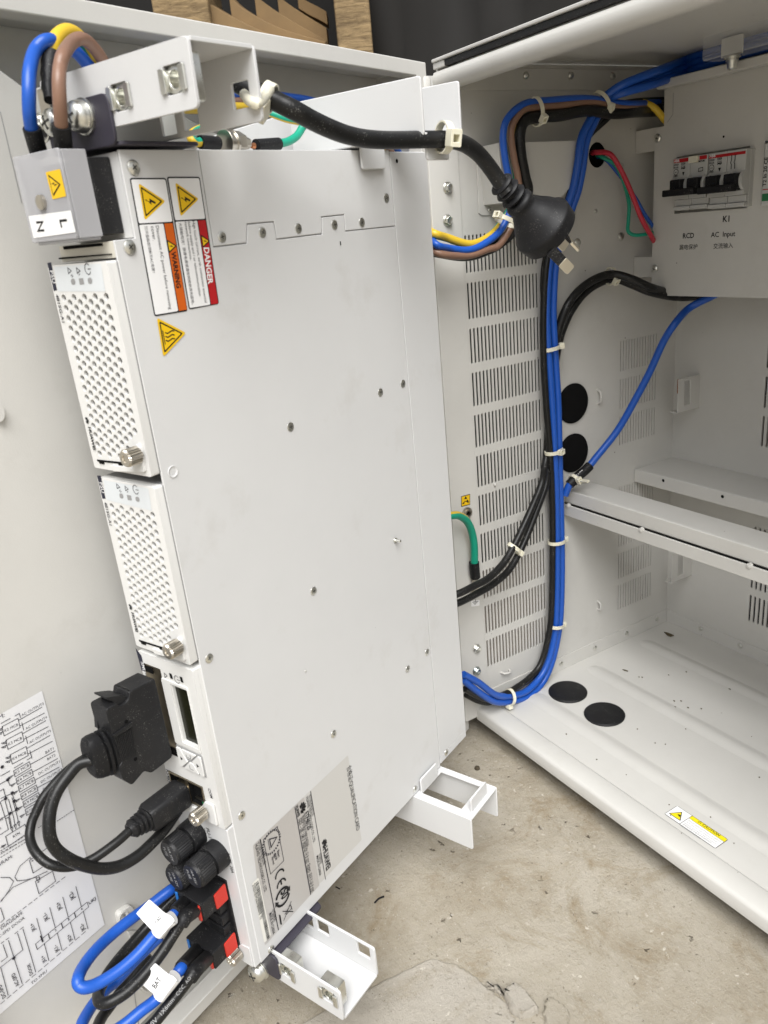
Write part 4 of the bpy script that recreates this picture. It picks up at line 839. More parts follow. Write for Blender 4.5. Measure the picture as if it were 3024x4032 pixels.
# ---- stickers on the big side; their text runs downwards with its top to the right
zw = Z(500, 600, 2.602)
def wl(b, s_, p0, p1, m, bold=0, hh=None, z=zw): b.text(PU, s_, *z(p0, p1), m, .0003, hh, bold, False, 1.12)
def warn(quad, div, band, cm, word, wq, tri, wm, lines, small, lbl):
    b = MB(); Q = PU.uvs(zw(*quad)); b.flat(PU, rpoly(Q, .0012), INK, .0002)
    TL, TR, BR, BL = [V(q) for q in Q]; g = .0006
    W2 = (TR-TL).length; d = (BL-TL).normalized(); e = (TR-TL).normalized(); Lh = (BL-TL).length
    def rc(x0, x1, y0, y1): return [tuple(TL+e*(W2*x)+d*(Lh*y)) for x, y in ((x0, y0), (x1, y0), (x1, y1), (x0, y1))]
    m_ = g/W2; n_ = g/Lh
    b.flat(PU, rpoly(rc(m_, 1-m_, n_, div-n_*.5), .0008), PAPER, .00025); b.flat(PU, rpoly(rc(m_, band, div+n_*.5, 1-n_), .0006), PAPER, .00025)
    b.flat(PU, rc(band+m_*.8, 1-m_, div+n_*.5, 1-n_), cm, .00025)
    tri_warn(b, PU, PU.uv(zw(tri[0])[0]), tri[1], -d if 0 else e, YELL, .0003, border=YELL, rimw=.055)
    wl(b, word, wq[0], wq[1], wm, .03); c = PU.uv(zw(small)[0]); tri_warn(b, PU, c, .0042, e, YELL, .0003, rimw=.05, border=INK)
    for s_, p0, p1 in lines: wl(b, s_, p0, p1, INKP)
    lab(b.build('warning_label', UN, rec=False), lbl)
warn(((22, 262), (398, 262), (618, 1625), (278, 1680)), .322, .70, ORGL, 'WARNING', ((452, 1018), (510, 1392)), ((228, 505), .0105), INK,
     (('Disconnect AC power before removing', (293, 752), (432, 1610)), ('cover.', (243, 757), (265, 905)), ('打开盖板前须断开AC电源！', (178, 757), (262, 1232))), (444, 962), 'white and orange warning sticker with a yellow shock triangle')
warn(((405, 250), (742, 250), (940, 1552), (632, 1610)), .322, .70, REDL, 'DANGER', ((786, 975), (832, 1352)), ((590, 482), .0100), PAPER,
     (('High touch current, earth connection essential', (668, 702), (798, 1540)), ('before supply and / or telecommunication', (622, 712), (738, 1472)), ('network connections.', (588, 712), (645, 1105)), ('大接触电流！接通电源或通信网络前须先接地。', (530, 722), (665, 1560))), (790, 910), 'white and red danger sticker with a yellow shock triangle')
b = MB(); e = V((1, 0)); c = V(PU.uv(zw((418, 1880))[0])); Tq = PU.uvs(zw((305, 1708), (578, 1852), (388, 2078)))
cx = sum(q[0] for q in Tq)/3; cy = sum(q[1] for q in Tq)/3; c = V((cx, cy)); s_ = max(q[0] for q in Tq)-cx
tri_warn(b, PU, c, s_*1.42, (1, -.03), YELL, .0003, bolt=False, rimw=.05, border=YELL)
b.stroke(PU, PU.uvs(zw((360, 1822), (388, 1968))), .0005, INK, .0003); b.stroke(PU, PU.uvs(zw((350, 1832), (378, 1978))), .0004, INK, .0003) if 0 else None
for k in range(3): b.stroke(PU, [PU.uv(n) for n in zw((385+4*k, 1845+40*k), (410+4*k, 1856+40*k), (432+4*k, 1842+40*k), (455+4*k, 1826+40*k), (480+4*k, 1832+40*k))], .0006, INK, .0003)
lab(b.build('hot_surface_label', UN, rec=False), 'yellow triangular hot surface sticker')
# ---- rating plate, qualification card and bar code near the lower corner
zr = Z(950, 2950, 2.602); b = MB()
Q = PU.uvs(zr((1092, 60), (1232, 930), (800, 1380), (640, 488))); b.flat(PU, rpoly(Q, .001), mat('card_label', (.53, .522, .50), .40), .0001)
def rt(b, s_, p0, p1, m=INKP, bold=.01, hh=None, h=.0003): b.text(PU, s_, *zr(p0, p1), m, h, hh, 0 if ord(s_[0]) > 999 else bold, False, 1.4)
rt(b, '合格证/QUALIFICATION CARD', (1082, 190), (1182, 846), INK, .015)
b.stroke(PU, PU.uvs(zr((706, 428), (860, 1332))), .0005, INKP, .0003)
rt(b, '华为技术有限公司', (688, 478), (722, 690), INK, .012); rt(b, 'HUAWEI TECHNOLOGIES CO., LTD.', (662, 498), (738, 965), INK, .005)
rt(b, 'HUAWEI', (836, 1032), (872, 1250), INK, .03); petals(b, PU, PU.uv(zr((845, 968))[0]), .0030, (1, 0), INK, .0003)
rt(b, '中国制造', (795, 1080), (812, 1178), INK, .012); rt(b, 'MADE IN CHINA', (768, 1102), (800, 1305), INK, .008)
lab(b.build('qualification_card', UN, rec=False), 'pale qualification card sticker')
b = MB(); Q = PU.uvs(zr((640, 488), (800, 1392), (240, 2012), (118, 985))); b.flat(PU, rpoly(Q, .001), SILV, .00012)
petals(b, PU, PU.uv(zr((622, 600))[0]), .0035, (1, 0), INK, .0003); rt(b, 'HUAWEI', (557, 588), (578, 698), INK, .03)
rt(b, 'ETP48120', (648, 660), (680, 838), INK, .02); rt(b, '电源额定值 POWER RATING:', (624, 690), (676, 1005), INK, .008)
rt(b, 'Input: ~ 100 - 120 V, 50/60 Hz; 12 A max  Output: -53.5 V; 15 A max', (606, 712), (730, 1465), INK, .005); rt(b, 'Input: ~ 200 - 240 V, 50/60 Hz; 12 A max  Output: -53.5 V; 30 A max', (584, 728), (710, 1478), INK, .005)
b.stroke(PU, PU.uvs(zr((545, 590), (708, 1488))), .0006, INKP, .0003); b.stroke(PU, PU.uvs(zr((190, 920), (378, 1852))), .0006, INKP, .0003)
b.stroke(PU, PU.uvs(zr((366, 790), (432, 1140), (296, 1278), (222, 925))), .0004, INKP, .0003, True)
c = PU.uv(zr((305, 950))[0]); R_ = .0078
for i in range(26): a = 2*math.pi*i/26; d = V((math.cos(a), math.sin(a))); b.stroke(PU, [tuple(V(c)+d*R_*.82), tuple(V(c)+d*R_)], .0009, INKP, .0003)
tq = [tuple(V(c)+V(q)) for q in ((.0045, 0), (-.001, .003), (-.001, -.003))]; b.stroke(PU, tq, .0007, INKP, .0003, True); b.stroke(PU, [(c[0]-.0022, c[1]+.004), (c[0]-.0022, c[1]-.004)], .0004, INKP, .0003)
for s_, p0, p1 in (('· Bauart', (365, 1030), (376, 1112)), ('geprüft', (340, 1068), (350, 1142)), ('· Type', (326, 1066), (333, 1118)), ('approved', (312, 1108), (324, 1185))): rt(b, s_, p0, p1, INKP, .02)
for k, (cx_, cy_) in enumerate(((390, 1290), (408, 1385))):
    c = V(PU.uv(zr((cx_, cy_))[0])); r_ = .0036; arc = [tuple(c+V((r_*math.cos(rad(a)), r_*math.sin(rad(a))))) for a in range(-20 if 0 else 0, 181, 20)]
    b.stroke(PU, arc, .0011, INK, .0003)
    if k: b.stroke(PU, [tuple(c+V((0, .0036))), tuple(c+V((0, 0)))], .0011, INK, .0003)
c = V(PU.uv(zr((420, 1508))[0])); r_ = .0056
for a0_ in (20, 200): b.stroke(PU, [tuple(c+V((r_*math.cos(rad(a)), r_*math.sin(rad(a))))) for a in range(a0_, a0_+141, 14)], .0016, INK, .0003); q_ = c+V((r_*math.cos(rad(a0_)), r_*math.sin(rad(a0_)))); d = V((math.sin(rad(a0_)), -math.cos(rad(a0_)))); n_ = V((-d.y, d.x)); b.flat(PU, [tuple(q_+n_*.0019), tuple(q_-n_*.0019), tuple(q_+d*.0032)], INK, .0003)
rt(b, '50', (402, 1468), (414, 1552), INK, .03)
for p0, p1 in (((430, 1755), (508, 1552)), ((418, 1658), (528, 1660)), ((440, 1690), (500, 1590)), ((450, 1700), (512, 1625)), ((500, 1590), (515, 1640))): b.stroke(PU, PU.uvs(zr(p0, p1)), .0005, INK, .0003)
b.flat(PU, PU.uvs(zr((380, 1692), (396, 1698), (412, 1795), (396, 1792))), INK, .0003)
rt(b, '华为技术有限公司', (168, 952), (222, 1190), INK, .012); rt(b, 'HUAWEI TECHNOLOGIES CO., LTD.', (138, 985), (236, 1472), INK, .005); rt(b, '中国制造', (310, 1655), (334, 1770), INK, .012); rt(b, 'MADE IN CHINA', (282, 1690), (322, 1905), INK, .008)
lab(b.build('rating_label', UN, rec=False), 'silver rating label printed with certification marks')
b = MB(); Q = PU.uvs(zr((172, 1308), (300, 1905), (232, 1985), (104, 1375))); b.flat(PU, rpoly(Q, .0012), mat('bar_code_label', (.72, .71, .66), .45), .00035)
A_, B_ = V(PU.uv(zr((138, 1372))[0])), V(PU.uv(zr((258, 1962))[0])); A2 = V(PU.uv(zr((170, 1345))[0])); x = 0; r = random.Random(3); dv = B_-A_; wv = A2-A_; wv = V((wv.x, 0))
while x < .985:
    w1 = r.choice((.006, .006, .01, .014)); b.flat(PU, [tuple(A_+dv*x), tuple(A_+dv*(x+w1)), tuple(A_+dv*(x+w1)+wv), tuple(A_+dv*x+wv)], INK, .0005); x += w1+r.choice((.006, .008, .012))
rt(b, '2102310DVG5D9B000078  Y3', (113, 1395), (190, 1748), INK, .01, h=.0005)
lab(b.build('bar_code_label', UN, rec=False), 'cream bar code sticker')
# ---- front: recess for the mains terminals, distribution face, fuses
HF = .0053
MB().prism(PF, [(-TU, -.0338), (-.0013, -.0338), (-.0013, -.0006), (-TU, -.0006)], -.0138, -nu, STEEL).build('terminal_recess', UN)
b = MB(); b.prism(PF, [(-TU, -.0412), (-.0003, -.0412), (-.0003, -.0344), (-TU, -.0344)], -.013, -.0025, mat('cream_plate', (.60, .57, .49), .5)); b.build('guide_plate', UN, bev=.0003)
b = MB(); b.prism(PF, PF.uvs(Z(50, 500, 2.552)((512, 1200), (520, 1232), (905, 1195), (900, 1165)), -.0024), -.0024, -.0020, VOID); b.prism(PF, PF.uvs(Z(50, 500, 2.552)((470, 1312), (475, 1330), (1000, 1282), (995, 1272)), -.0024), -.0024, -.0019, VOID); b.build('guide_slot', UN)
z1 = Z(50, 500, 2.552); ca = -.0060
MB().prism(PL(Q0+OUT*ca, -U, UP) if 0 else PL(UB(0, ca, 0), U, UP), [(.0001, -.0020), (.0105, -.0020), (.0105, -.0318), (.0001, -.0318)], -.034, -.0, BLKP).build('terminal_block', UN, bev=.0006)
TC = MB(); cw = (-.0385, ca)
pcv = PF
TC.prism(PF, rpoly([(cw[0], -.0322), (cw[1], -.0322), (cw[1], .0014), (cw[0], .0014)], .0012), .0115, .0130, FROST)
TC.prism(PL(UB(0, cw[1], 0), -U, UP) if 0 else PL(UB(0, cw[1]-.0015, 0), U, UP), [(-.0114, -.0322), (-.0002, -.0322), (-.0002, .0010), (-.0114, .0010)], .0, .0015, FROST)
TC.prism(PL(UB(0, cw[0], 0), U, UP), [(-.0114, -.0322), (-.0002, -.0322), (-.0002, .0010), (-.0114, .0010)], .0, .0015, FROST)
TC.prism(PL(UB(0, 0, -.0322), OUT, U), [(cw[0]+.0016, -.0114), (cw[1]-.0016, -.0114), (cw[1]-.0016, -.0002), (cw[0]+.0016, -.0002)], -.0012, 0, FROST)
tc = TC.build('terminal_cover', UN, bev=.0005); HC = .0131
b = MB(); PC = PF.off(HC)
b.flat(PC, rpoly(PC.uvs(z1((332, 455), (478, 422), (540, 695), (403, 728))), .0006), YELL, .0001)
Tq = PC.uvs(z1((358, 475), (485, 575), (412, 698))); b.flat(PC, rpoly(Tq, .0004), INK, .0002); b.flat(PC, inset(Tq, .0005), YELL, .0003)
q_ = PC.uvs(z1((395, 570), (430, 555), (420, 575), (462, 572), (425, 595), (432, 580))); b.flat(PC, q_, INK, .0004); b.build('shock_label', tc, rec=False)
b = MB(); b.flat(PC, rpoly(PC.uvs(z1((160, 895), (585, 838), (636, 1058), (212, 1118))), .0006), PAPER, .0001)
b.stroke(PC, PC.uvs(z1((240, 960), (303, 953), (258, 1045), (320, 1036))), .0009, INK, .0002); b.stroke(PC, PC.uvs(z1((548, 935), (480, 943), (496, 1012))), .0009, INK, .0002)
b.build('terminal_label', tc, rec=False)
c = PC.uv(z1((310, 755))[0]); b = MB(); b.lathe(PC.p(c[0]-.001, c[1], -.010), PC.N, [(0, .0022), (.0095, .0022), (.0096, .0030), (.0112, .0029), (.0116, .002), (.0116, 0)], NICK, 20); b.build('cover_screw', tc)
zc = Z(600, 3350, 3.318)
b = MB(); b.prism(PF, [(-TU, -.4418), (-.0004, -.4418), (-.0004, -.3388), (-TU, -.3388)], -.0135, HF-.0008, STEEL); lab(b.build('distribution_face', UN, bev=.0006), 'white front face with the fuses and output sockets')
b = MB(); PD = PF.off(HF-.0008)
for s_, p0, p1, z_ in (('FU-1', (590, 1138), (632, 1278), Z(650, 2950, 3.687)), ('20A', (543, 1138), (578, 1232), Z(650, 2950, 3.687)), ('BATT  20A', (970, 20), (1032, 285), zc)): b.text(PD, s_, *z_(p0, p1), INK, .0002, bold=.015)
b.build('fuse_print', UN, rec=False)
b = MB(); q = PD.uvs(zc((800, 340), (962, 440), (1125, 1190), (1000, 1290)))
b.prism(PD, [(-.0415, -.4335), (-.0100, -.4335), (-.0100, -.3790), (-.0415, -.3790)], -.0005, .0009, BLKP)
for k in range(3): b.prism(PD, [(-.036, -.4180+.0085*k), (-.0130, -.4180+.0085*k), (-.0130, -.4115+.0085*k), (-.036, -.4115+.0085*k)], .0008, .0068, BLKP)
b.build('output_socket', UN, bev=.0005)
c = PD.uv(zc((1210, 1300))[0]); thumb_screw(PD, (c[0]-.0045, c[1]-.003), 0, UN, .0040, .0088)
b = MB(); b.prism(PD, rpoly([(-.0135, -.4410), (-.0014, -.4410), (-.0014, -.4255), (-.0085, -.4268), (-.0135, -.4320)], .001), 0, .0009, STEEL); b.build('latch_plate', UN, bev=.0003)
def fuse(a, c):
    b = MB(); p = PD.p(a, c, 0); N_ = PD.N
    b.lathe(p, N_, [(0, .0088), (.0062, .0088), (.0080, .0085), (.0082, .0066), (.0096, .0066)], BLKP, 40); o = b.build('fuse_holder', UN, ang=50)
    b = MB(); b.lathe(p, N_, [(.0093, .0076), (.0096, .0081), (.0178, .0081), (.0183, .0078)], BLKP, 72, rib=.045)
    b.lathe(p, N_, [(.0180, .0078), (.0192, .0076), (.0200, .0070), (.0199, .0066), (.0199, 0)], BLKP, 40)
    PFc = PL(p+N_*.0199, PD.X, PD.Y)
    b.build('cap', o, ang=30)
    b = MB(); b.text(PFc, '16A 32V', (-.0005, .0048), (.0012, -.0045), DGREY, .00005, uv=True, bold=.02); b.text(PFc, 'FUSE', (-.0045, .0028), (-.0032, -.0030), DGREY, .00005, uv=True, bold=.02); b.build('cap_print', o, rec=False)
fuse(-.0283, -.3517); fuse(-.0112, -.3592); fuse(-.0297, -.3708)
# ---- mounting ears with their bolts
def ear(sg, bb, bolts):
    pe = PF.off(-.0072); b = MB(); am = .0040 if sg > 0 else .0050; P = [(-.040, bb), (am, bb), (am, bb+sg*.0190), (-.040, bb+sg*.0190)]
    b.prism(pe, rpoly(P, .004), -.0016, 0, DARKZ)
    pw = PL(UB(0, 0, bb), OUT, U); N_ = 1 if pw.N.dot(UP)*sg > 0 else -1
    b.prism(pw, rpoly([(-.0405, .0089), (am, .0089), (.004, .052), (-.0405, .060)], .003), 0, .0016*N_, DARKZ)
    o = b.build('mounting_ear', UN, bev=.0005)
    for a_, c_, r_ in bolts:
        q = MB(); q.lathe(pe.p(a_, c_, 0), pe.N, [(0, r_*1.12), (.0009, r_*1.12), (.0011, r_*1.0), (.0021, r_*1.0), (.0023, r_*.98), (.0036, r_*.97), (.0052, r_*.9), (.0066, r_*.66), (.0073, r_*.3), (.0074, 0)], ZINC, 28)
        pl2 = PL(pe.p(a_, c_, .0066), pe.X+pe.Y*.3, pe.Y)
        for k in (0, 1):
            d = (1, 0) if k else (0, 1); q.box(pl2, -.0028*d[0]-.0004*d[1], .0028*d[0]+.0004*d[1], -.0028*d[1]-.0004*d[0], .0028*d[1]+.0004*d[0], .0002, .0009, SLOT)
        q.build('ear_bolt', o)
pe = PF.off(-.0072); e1 = pe.uv((352, 432)); ear(1, .0012, [(e1[0]-.004, e1[1]-.002, .0062), (e1[0]-.0210, e1[1]-.002, .0058), (e1[0]-.0345, e1[1]-.002, .0055)])
e2 = pe.uv(Z(700, 3500, 2.765)((925, 880))[0]); ear(-1, -.4432, [(e2[0]-.002, e2[1], .0062)])
# earth terminal on the top edge of the unit
b = MB(); _tp = PL(UB(0, -.018, .0045), U, UP); p = _tp.at((906, 563)); b.lathe(p, U, [(-.004, .0062), (-.0015, .0062), (-.0014, .0052), (.0004, .0052), (.0005, .0060), (.0020, .0060), (.0021, .0048)], NICK, 28)
b.lathe(p, U, [(.0022, .0056), (.0072, .0056), (.0080, .0045), (.0080, .0030), (.0125, .0030), (.0128, 0)], NICK, 6); lab(b.build('earth_nut', UN, bev=.0003), 'bright earth nut on the top edge')
# ================================================================== plug-in modules
def psu(db, label):
    t = thing('rectifier_module', label, 'power module', UB(0, -.02, -.0885+db), 'plug-in rectifier modules')
    sh = lambda P: [(a, c+db) for a, c in P]; z2 = Z(150, 950, 3.318); z4 = Z(0, 900, 1.659); uvh = lambda n: PF.uv(n, HF)
    top, bot = -.0419, -.1355
    H = []; c00 = V(uvh(z2((335, 742))[0])); cR = V(uvh(z2((888, 712))[0])); cB = V(uvh(z4((652, 1470))[0])); ax = V((cR.x-c00.x, 0))/4; ay = V((0, cB.y-c00.y))/16
    tsc = V(uvh(z4((880, 1465))[0])); tsc = V((-.0052, tsc.y))
    for j in range(33):
        for i in range(5 if j % 2 == 0 else 4):
            c = c00+ax*(i+(.5 if j % 2 else 0))+ay*(j/2)
            if (c-tsc).length > .0068: H.append(sh(circ(c, .00165, 12)))
    ol = sh(rpoly([(-.0434, bot), (-.0004, bot), (-.0004, top), (-.0434, top)], .0012))
    b = MB(); b.prism(PF, ol, HF-.0016, HF, PLASW, H); b.build('front_grille', t, bev=0, ang=30)
    b = MB(); b.prism(PF, ol, -.008, HF-.0045, DGREY); iw = sh(rpoly([(-.0424, bot+.001), (-.0016, bot+.001), (-.0016, top-.001), (-.0424, top-.001)], .001)); b.prism(PF, ol, HF-.0046, HF-.00165, PLASW, [iw]); b.build('housing', t)
    b = MB(); PP = PF.off(HF); q = sh(PP.uvs(z2((210, 335), (822, 292), (880, 655), (262, 655)))); b.flat(PP, rpoly(q, .0006), GREYP, .0001)
    bn = MB()
    for x in (430, 540, 650):
        k = (x-430)/110
        if k != 1: b.flat(PP, sh(rpoly(PP.uvs(z2((x, 490-6*k), (x+55, 486-6*k), (x+64, 566-6*k), (x+12, 570-6*k))), .0012)), DGREY, .0002)
        else: b.flat(PP, sh(PP.uvs(z2((535, 486), (592, 480), (607, 560), (550, 568)))), DGREY, .0002)
    for x in (390, 505): b.stroke(PP, sh(PP.uvs(z2((x, 345), (x+48, 385), (x+12, 420)))), .00035, INKP, .0002, True)
    for x, y in ((440, 440), (455, 455), (545, 430)): b.stroke(PP, sh(PP.uvs(z2((x-8, y+14), (x+6, y-8)))), .0003, INKP, .0002)
    c = PP.uv(z2((652, 362))[0]); b.stroke(PP, sh([(c[0]+.0019*math.cos(rad(a)), c[1]+.0022*math.sin(rad(a))) for a in range(40, 331, 24)]), .00035, INKP, .0002); b.stroke(PP, sh([c, (c[0]+.0022, c[1])]), .00035, INKP, .0002)
    bn.flat(PP, sh(PP.uvs(z2((122, 284), (172, 272), (250, 640), (208, 650)))), NAVY, .0001)
    def tt(s_, p0, p1, z_, m, bo): A_, B_ = PP.uv(z_(p0)[0], .0003), PP.uv(z_(p1)[0], .0003); bn.text(PP, s_, (A_[0], A_[1]+db), (A_[0], B_[1]+db), m, .0003, None, bo, True)
    tt('PSU', (153, 385), (215, 548), z2, DGREY if 0 else PAPER, .01); tt('4815G-A1', (226, 695), (335, 1060), z2, INKP, .01); tt('HUAWEI', (574, 1295), (608, 1445), z4, INK, .03)
    c = PP.uv(z4((570, 1252))[0]); petals(bn, PP, (c[0], c[1]+db), .0015, (1, 0), INK, .0003)
    b.build('indicator_panel', t, rec=False); bn.build('name_print', t, rec=False)
    b = MB(); q = sh(PP.uvs(z4((635, 1508), (890, 1535), (893, 1548), (640, 1520)))); b.prism(PP, q, 0, .0003, VOID)
    for P in (((650, 1520), (680, 1524), (684, 1538), (655, 1534)), ((775, 1530), (800, 1533), (803, 1548), (779, 1545))): b.prism(PP, sh(PP.uvs(z4(*P))), 0, .0004, VOID)
    b.build('latch_slot', t)
    b = MB(); q = PP.uvs(z4((735, 1540), (885, 1560), (890, 1540), (905, 1400), (925, 1420), (960, 1585), (760, 1580))); b.prism(PP, sh(rpoly(q, .0008)), 0, .0016, PLASW); b.build('latch', t, bev=.0005)
    thumb_screw(PP, (tsc[0], tsc[1]+db), .0002, t)
    return t
psu(0, 'upper rectifier module right below the frosted terminal cover')
psu(-.0987, 'lower rectifier module just above the module with the dark display')
zA = Z(550, 2550, 3.687); zB = Z(650, 2950, 3.687)
SM = thing('monitoring_module', 'white monitoring module with a small dark display and grey keys', 'control module', UB(0, -.02, -.337))
top, bot = -.2372, -.3378; HS = HF; PS = PF.off(HS); ol = rpoly([(-.0434, bot), (-.0004, bot), (-.0004, top), (-.0434, top)], .0012)
lcd = PS.uvs(zA((468, 548), (690, 622), (862, 1452), (650, 1360))); la0, la1, lb0, lb1 = (lcd[0][0]+lcd[3][0])/2, (lcd[1][0]+lcd[2][0])/2, (lcd[2][1]+lcd[3][1])/2, (lcd[0][1]+lcd[1][1])/2
rj = PS.uvs(zB((95, 325), (540, 525), (610, 830), (290, 740))); ra0, ra1, rb0, rb1 = -.0405, rj[1][0], min(rj[2][1], rj[3][1])+.001, max(rj[0][1], rj[1][1])-.001
dcn = [(-.0415, -.3005), (-.0270, -.3005), (-.0270, -.2440), (-.0415, -.2440)]
b = MB(); b.prism(PF, ol, HS-.0030, HS, PLASW, [[(la0, lb0), (la1, lb0), (la1, lb1), (la0, lb1)], [(ra0, rb0), (ra1, rb0), (ra1, rb1), (ra0, rb1)], dcn]); b.build('faceplate', SM, ang=30)
b = MB(); b.prism(PF, ol, -.008, HS-.0031, PLASW); b.build('housing', SM)
MB().box(PF, la0-.001, la1+.001, lb0-.001, lb1+.001, HS-.0028, HS-.0016, LCD).build('display', SM)
b = MB(); fr = rpoly([(la0-.0075, lb0-.0035), (la1+.0012, lb0-.0035), (la1+.0012, lb1+.0026), (la0-.0075, lb1+.0026)], .0012); b.prism(PS, fr, 0, .0007, PLASW, [rrect(la0-.0006, la1+.0004, lb0-.0006, lb1+.0006, .0006, 2)]); b.build('display_frame', SM, bev=.0003)
b = MB(); b.prism(PF, dcn, HS-.0029, HS-.0004, GOLD)
for k in range(7): b.lathe(PF.p(-.0274, -.2555-.0062*k, HS-.0003), PF.N, [(0, .0008), (.0005, .0005), (.0005, 0)], NICK, 8)
b.box(PF, -.0400, -.0340, -.2490, -.2455, HS-.0003, HS+.0002, VOID).box(PF, -.0405, -.0275, -.3000, -.2955, HS-.0003, HS+.0002, VOID); b.build('signal_socket', SM)
b = MB(); am = (ra0+ra1)/2+.001
b.box(PF, ra0, ra1, rb0, rb1, HS-.0030, HS-.0024, VOID)
b.prism(PF, [(ra0+.0002, rb0+.0002), (ra1-.0002, rb0+.0002), (ra1-.0002, rb1-.0002), (ra0+.0002, rb1-.0002)], HS-.0023, HS+.0006, GOLD, [[(am+.0015, rb0+.002), (ra1-.0012, rb0+.002), (ra1-.0012, rb1-.001), (am+.0015, rb1-.001)], [(ra0+.001, rb0+.002), (am-.0015, rb0+.002), (am-.0015, rb1-.001), (ra0+.001, rb1-.001)]], VOID)
b.box(PF, am+.003, ra1-.003, rb0+.0035, rb0+.0044, HS-.0022, HS-.001, NICK).box(PF, ra1-.0045, ra1-.0014, rb0+.0021, rb0+.0034, HS-.0022, HS-.0008, PCB)
for k in range(6): b.box(PF, am+.0028+.0009*k, am+.0032+.0009*k, rb1-.0035, rb1-.0012, HS-.0022, HS-.0016, GOLD)
b.build('network_socket', SM)
b = MB(); k4 = PS.uvs(zA((538, 1415), (905, 1530), (1010, 1800), (760, 1680)))
ka0, ka1, kb0, kb1 = la0-.0072, la1+.0005, lb0-.0180, lb0-.0055
km = ((ka0+ka1)/2, (kb0+kb1)/2); w5 = ka1-ka0; h5 = kb1-kb0
keys = {'left_key': [(ka0, kb1), (ka0+w5*.16, kb1), (km[0]-w5*.16, km[1]+.0004), (km[0]-w5*.10, km[1]-.001), (ka0+w5*.1, kb0), (ka0, kb0)], 'right_key': [(ka1, kb1), (ka1, kb0), (ka1-w5*.14, kb0), (km[0]+w5*.16, km[1]-.0004), (km[0]+w5*.10, km[1]+.001), (ka1-w5*.12, kb1)], 'return_key': [(ka0+w5*.22, kb1), (ka1-w5*.18, kb1), (km[0]+w5*.08, km[1]+.0018), (km[0]-w5*.12, km[1]+.0018)], 'enter_key': [(km[0]-w5*.04, km[1]-.0006), (km[0]+w5*.12, km[1]-.0006), (ka1-w5*.20, kb0), (ka0+w5*.18, kb0)]}
b.prism(PS, rpoly([(ka0-.0008, kb0-.0008), (ka1+.0008, kb0-.0008), (ka1+.0008, kb1+.0008), (ka0-.0008, kb1+.0008)], .0008), 0, .0003, mat('key_gap', (.30, .30, .30), .5)); b.build('key_plate', SM)
for k_, P in keys.items():
    b = MB(); b.prism(PS, rpoly(P, .0005, 2), .0003, .0013, PLASW); o = b.build(k_, SM, bev=.0003); PK = PS.off(.0014); c = V((sum(p[0] for p in P)/len(P), sum(p[1] for p in P)/len(P))); b = MB()
    if k_ in ('left_key', 'right_key'): x = .0012; b.flat(PK, [(c.x-x*.6, c.y-.0012), (c.x-x*.6, c.y+.0012), (c.x+x, c.y)] if k_ == 'right_key' else [(c.x-x*.6, c.y+.0012), (c.x-x*.6, c.y-.0012), (c.x+x, c.y)], INK, .00005)
    else: b.stroke(PK, [(c.x+.0018, c.y+.0012), (c.x+.0018, c.y-.0012), (c.x-.0016, c.y-.0012), (c.x-.0016, c.y+.0004)] if k_ == 'return_key' else [(c.x+.0018, c.y-.0012), (c.x-.001, c.y-.0012), (c.x-.001, c.y+.0012)], .0005, DGREY, .00005)
    b.build('key_mark', o, rec=False)
b = MB()
b.flat(PS, PS.uvs(zA((-60, 0), (28, 118), (78, 345), (30, 330))), NAVY, .0001)
A_, B_ = PS.uv(zA((12, 200))[0], .0003), PS.uv(zA((32, 345))[0], .0003); b.text(PS, 'SMU', (-.0424, A_[1]), (-.0424, B_[1]), PAPER, .0003, None, .01, True)
for P in (((428, 365), (465, 378), (488, 458), (452, 445)), ((580, 415), (618, 428), (640, 510), (604, 497))): b.flat(PS, PS.uvs(zA(*P)), VOID, .0002)
b.stroke(PS, PS.uvs(zA((358, 365), (402, 405), (370, 432))), .00035, INKP, .0002, True); c = PS.uv(zA((545, 460))[0]); b.stroke(PS, [(c[0]+.0019*math.cos(rad(a)), c[1]+.0022*math.sin(rad(a))) for a in range(40, 331, 24)], .00035, INKP, .0002); b.stroke(PS, [c, (c[0]+.0024, c[1])], .00035, INKP, .0002)
b.text(PS, 'COM', *zB((618, 565), (660, 705)), INKP, .0003, bold=.012); b.text(PS, 'RS485', *zB((10, 285), (42, 475)), INKP, .0003, bold=.012); b.build('front_print', SM, rec=False)
c = PS.uv(zB((700, 890))[0]); ts = (c[0]-.0050, c[1]-.0010); thumb_screw(PS, ts, .0016, SM, .0042, .0088)
b = MB(); b.prism(PS, rpoly([(ts[0]-.020, bot+.0016), (ts[0]+.0075, bot+.0016), (ts[0]+.0075, ts[1]+.0065), (ts[0]+.001, ts[1]+.0065), (ts[0]-.0045, ts[1]-.001), (ts[0]-.020, ts[1]-.004)], .001), .0001, .0016, PLASW); b.build('latch', SM, bev=.0005)
# ================================================================== wires, plugs and ties
def wlp(pts, h):
    if not isinstance(h, (list, tuple)): h = [h]*len(pts)
    return [WL.at(n, q) for n, q in zip(pts, h)]
PY = PL((0, .2225, 0), (1, 0, 0), (0, 0, 1))
def pyp(*pts): return [PY.at(n) for n in pts]
def dep(pts, ds):
    k = len(ds)-1; out = []
    for i, n in enumerate(pts):
        t = i/(len(pts)-1)*k; j = min(int(t), k-1); out.append(pd(n[0], n[1], ds[j]+(ds[j+1]-ds[j])*(t-j)))
    return out
def wire(name, label, pts, r, m, cat='wire', group=None, m2=None, frac=.3, twist=.0, ph=0, n=14):
    t = thing(name, label, cat, pts[len(pts)//2], group); MB().tube(pts, r, m, n, m2, frac, twist, ph).build('insulation', t, ang=60); return t
def sleeve(t, pts, r, m=None, name='sleeve'): return MB().tube(pts, r, m or BLKR, 14, k=3).build(name, t, ang=50)
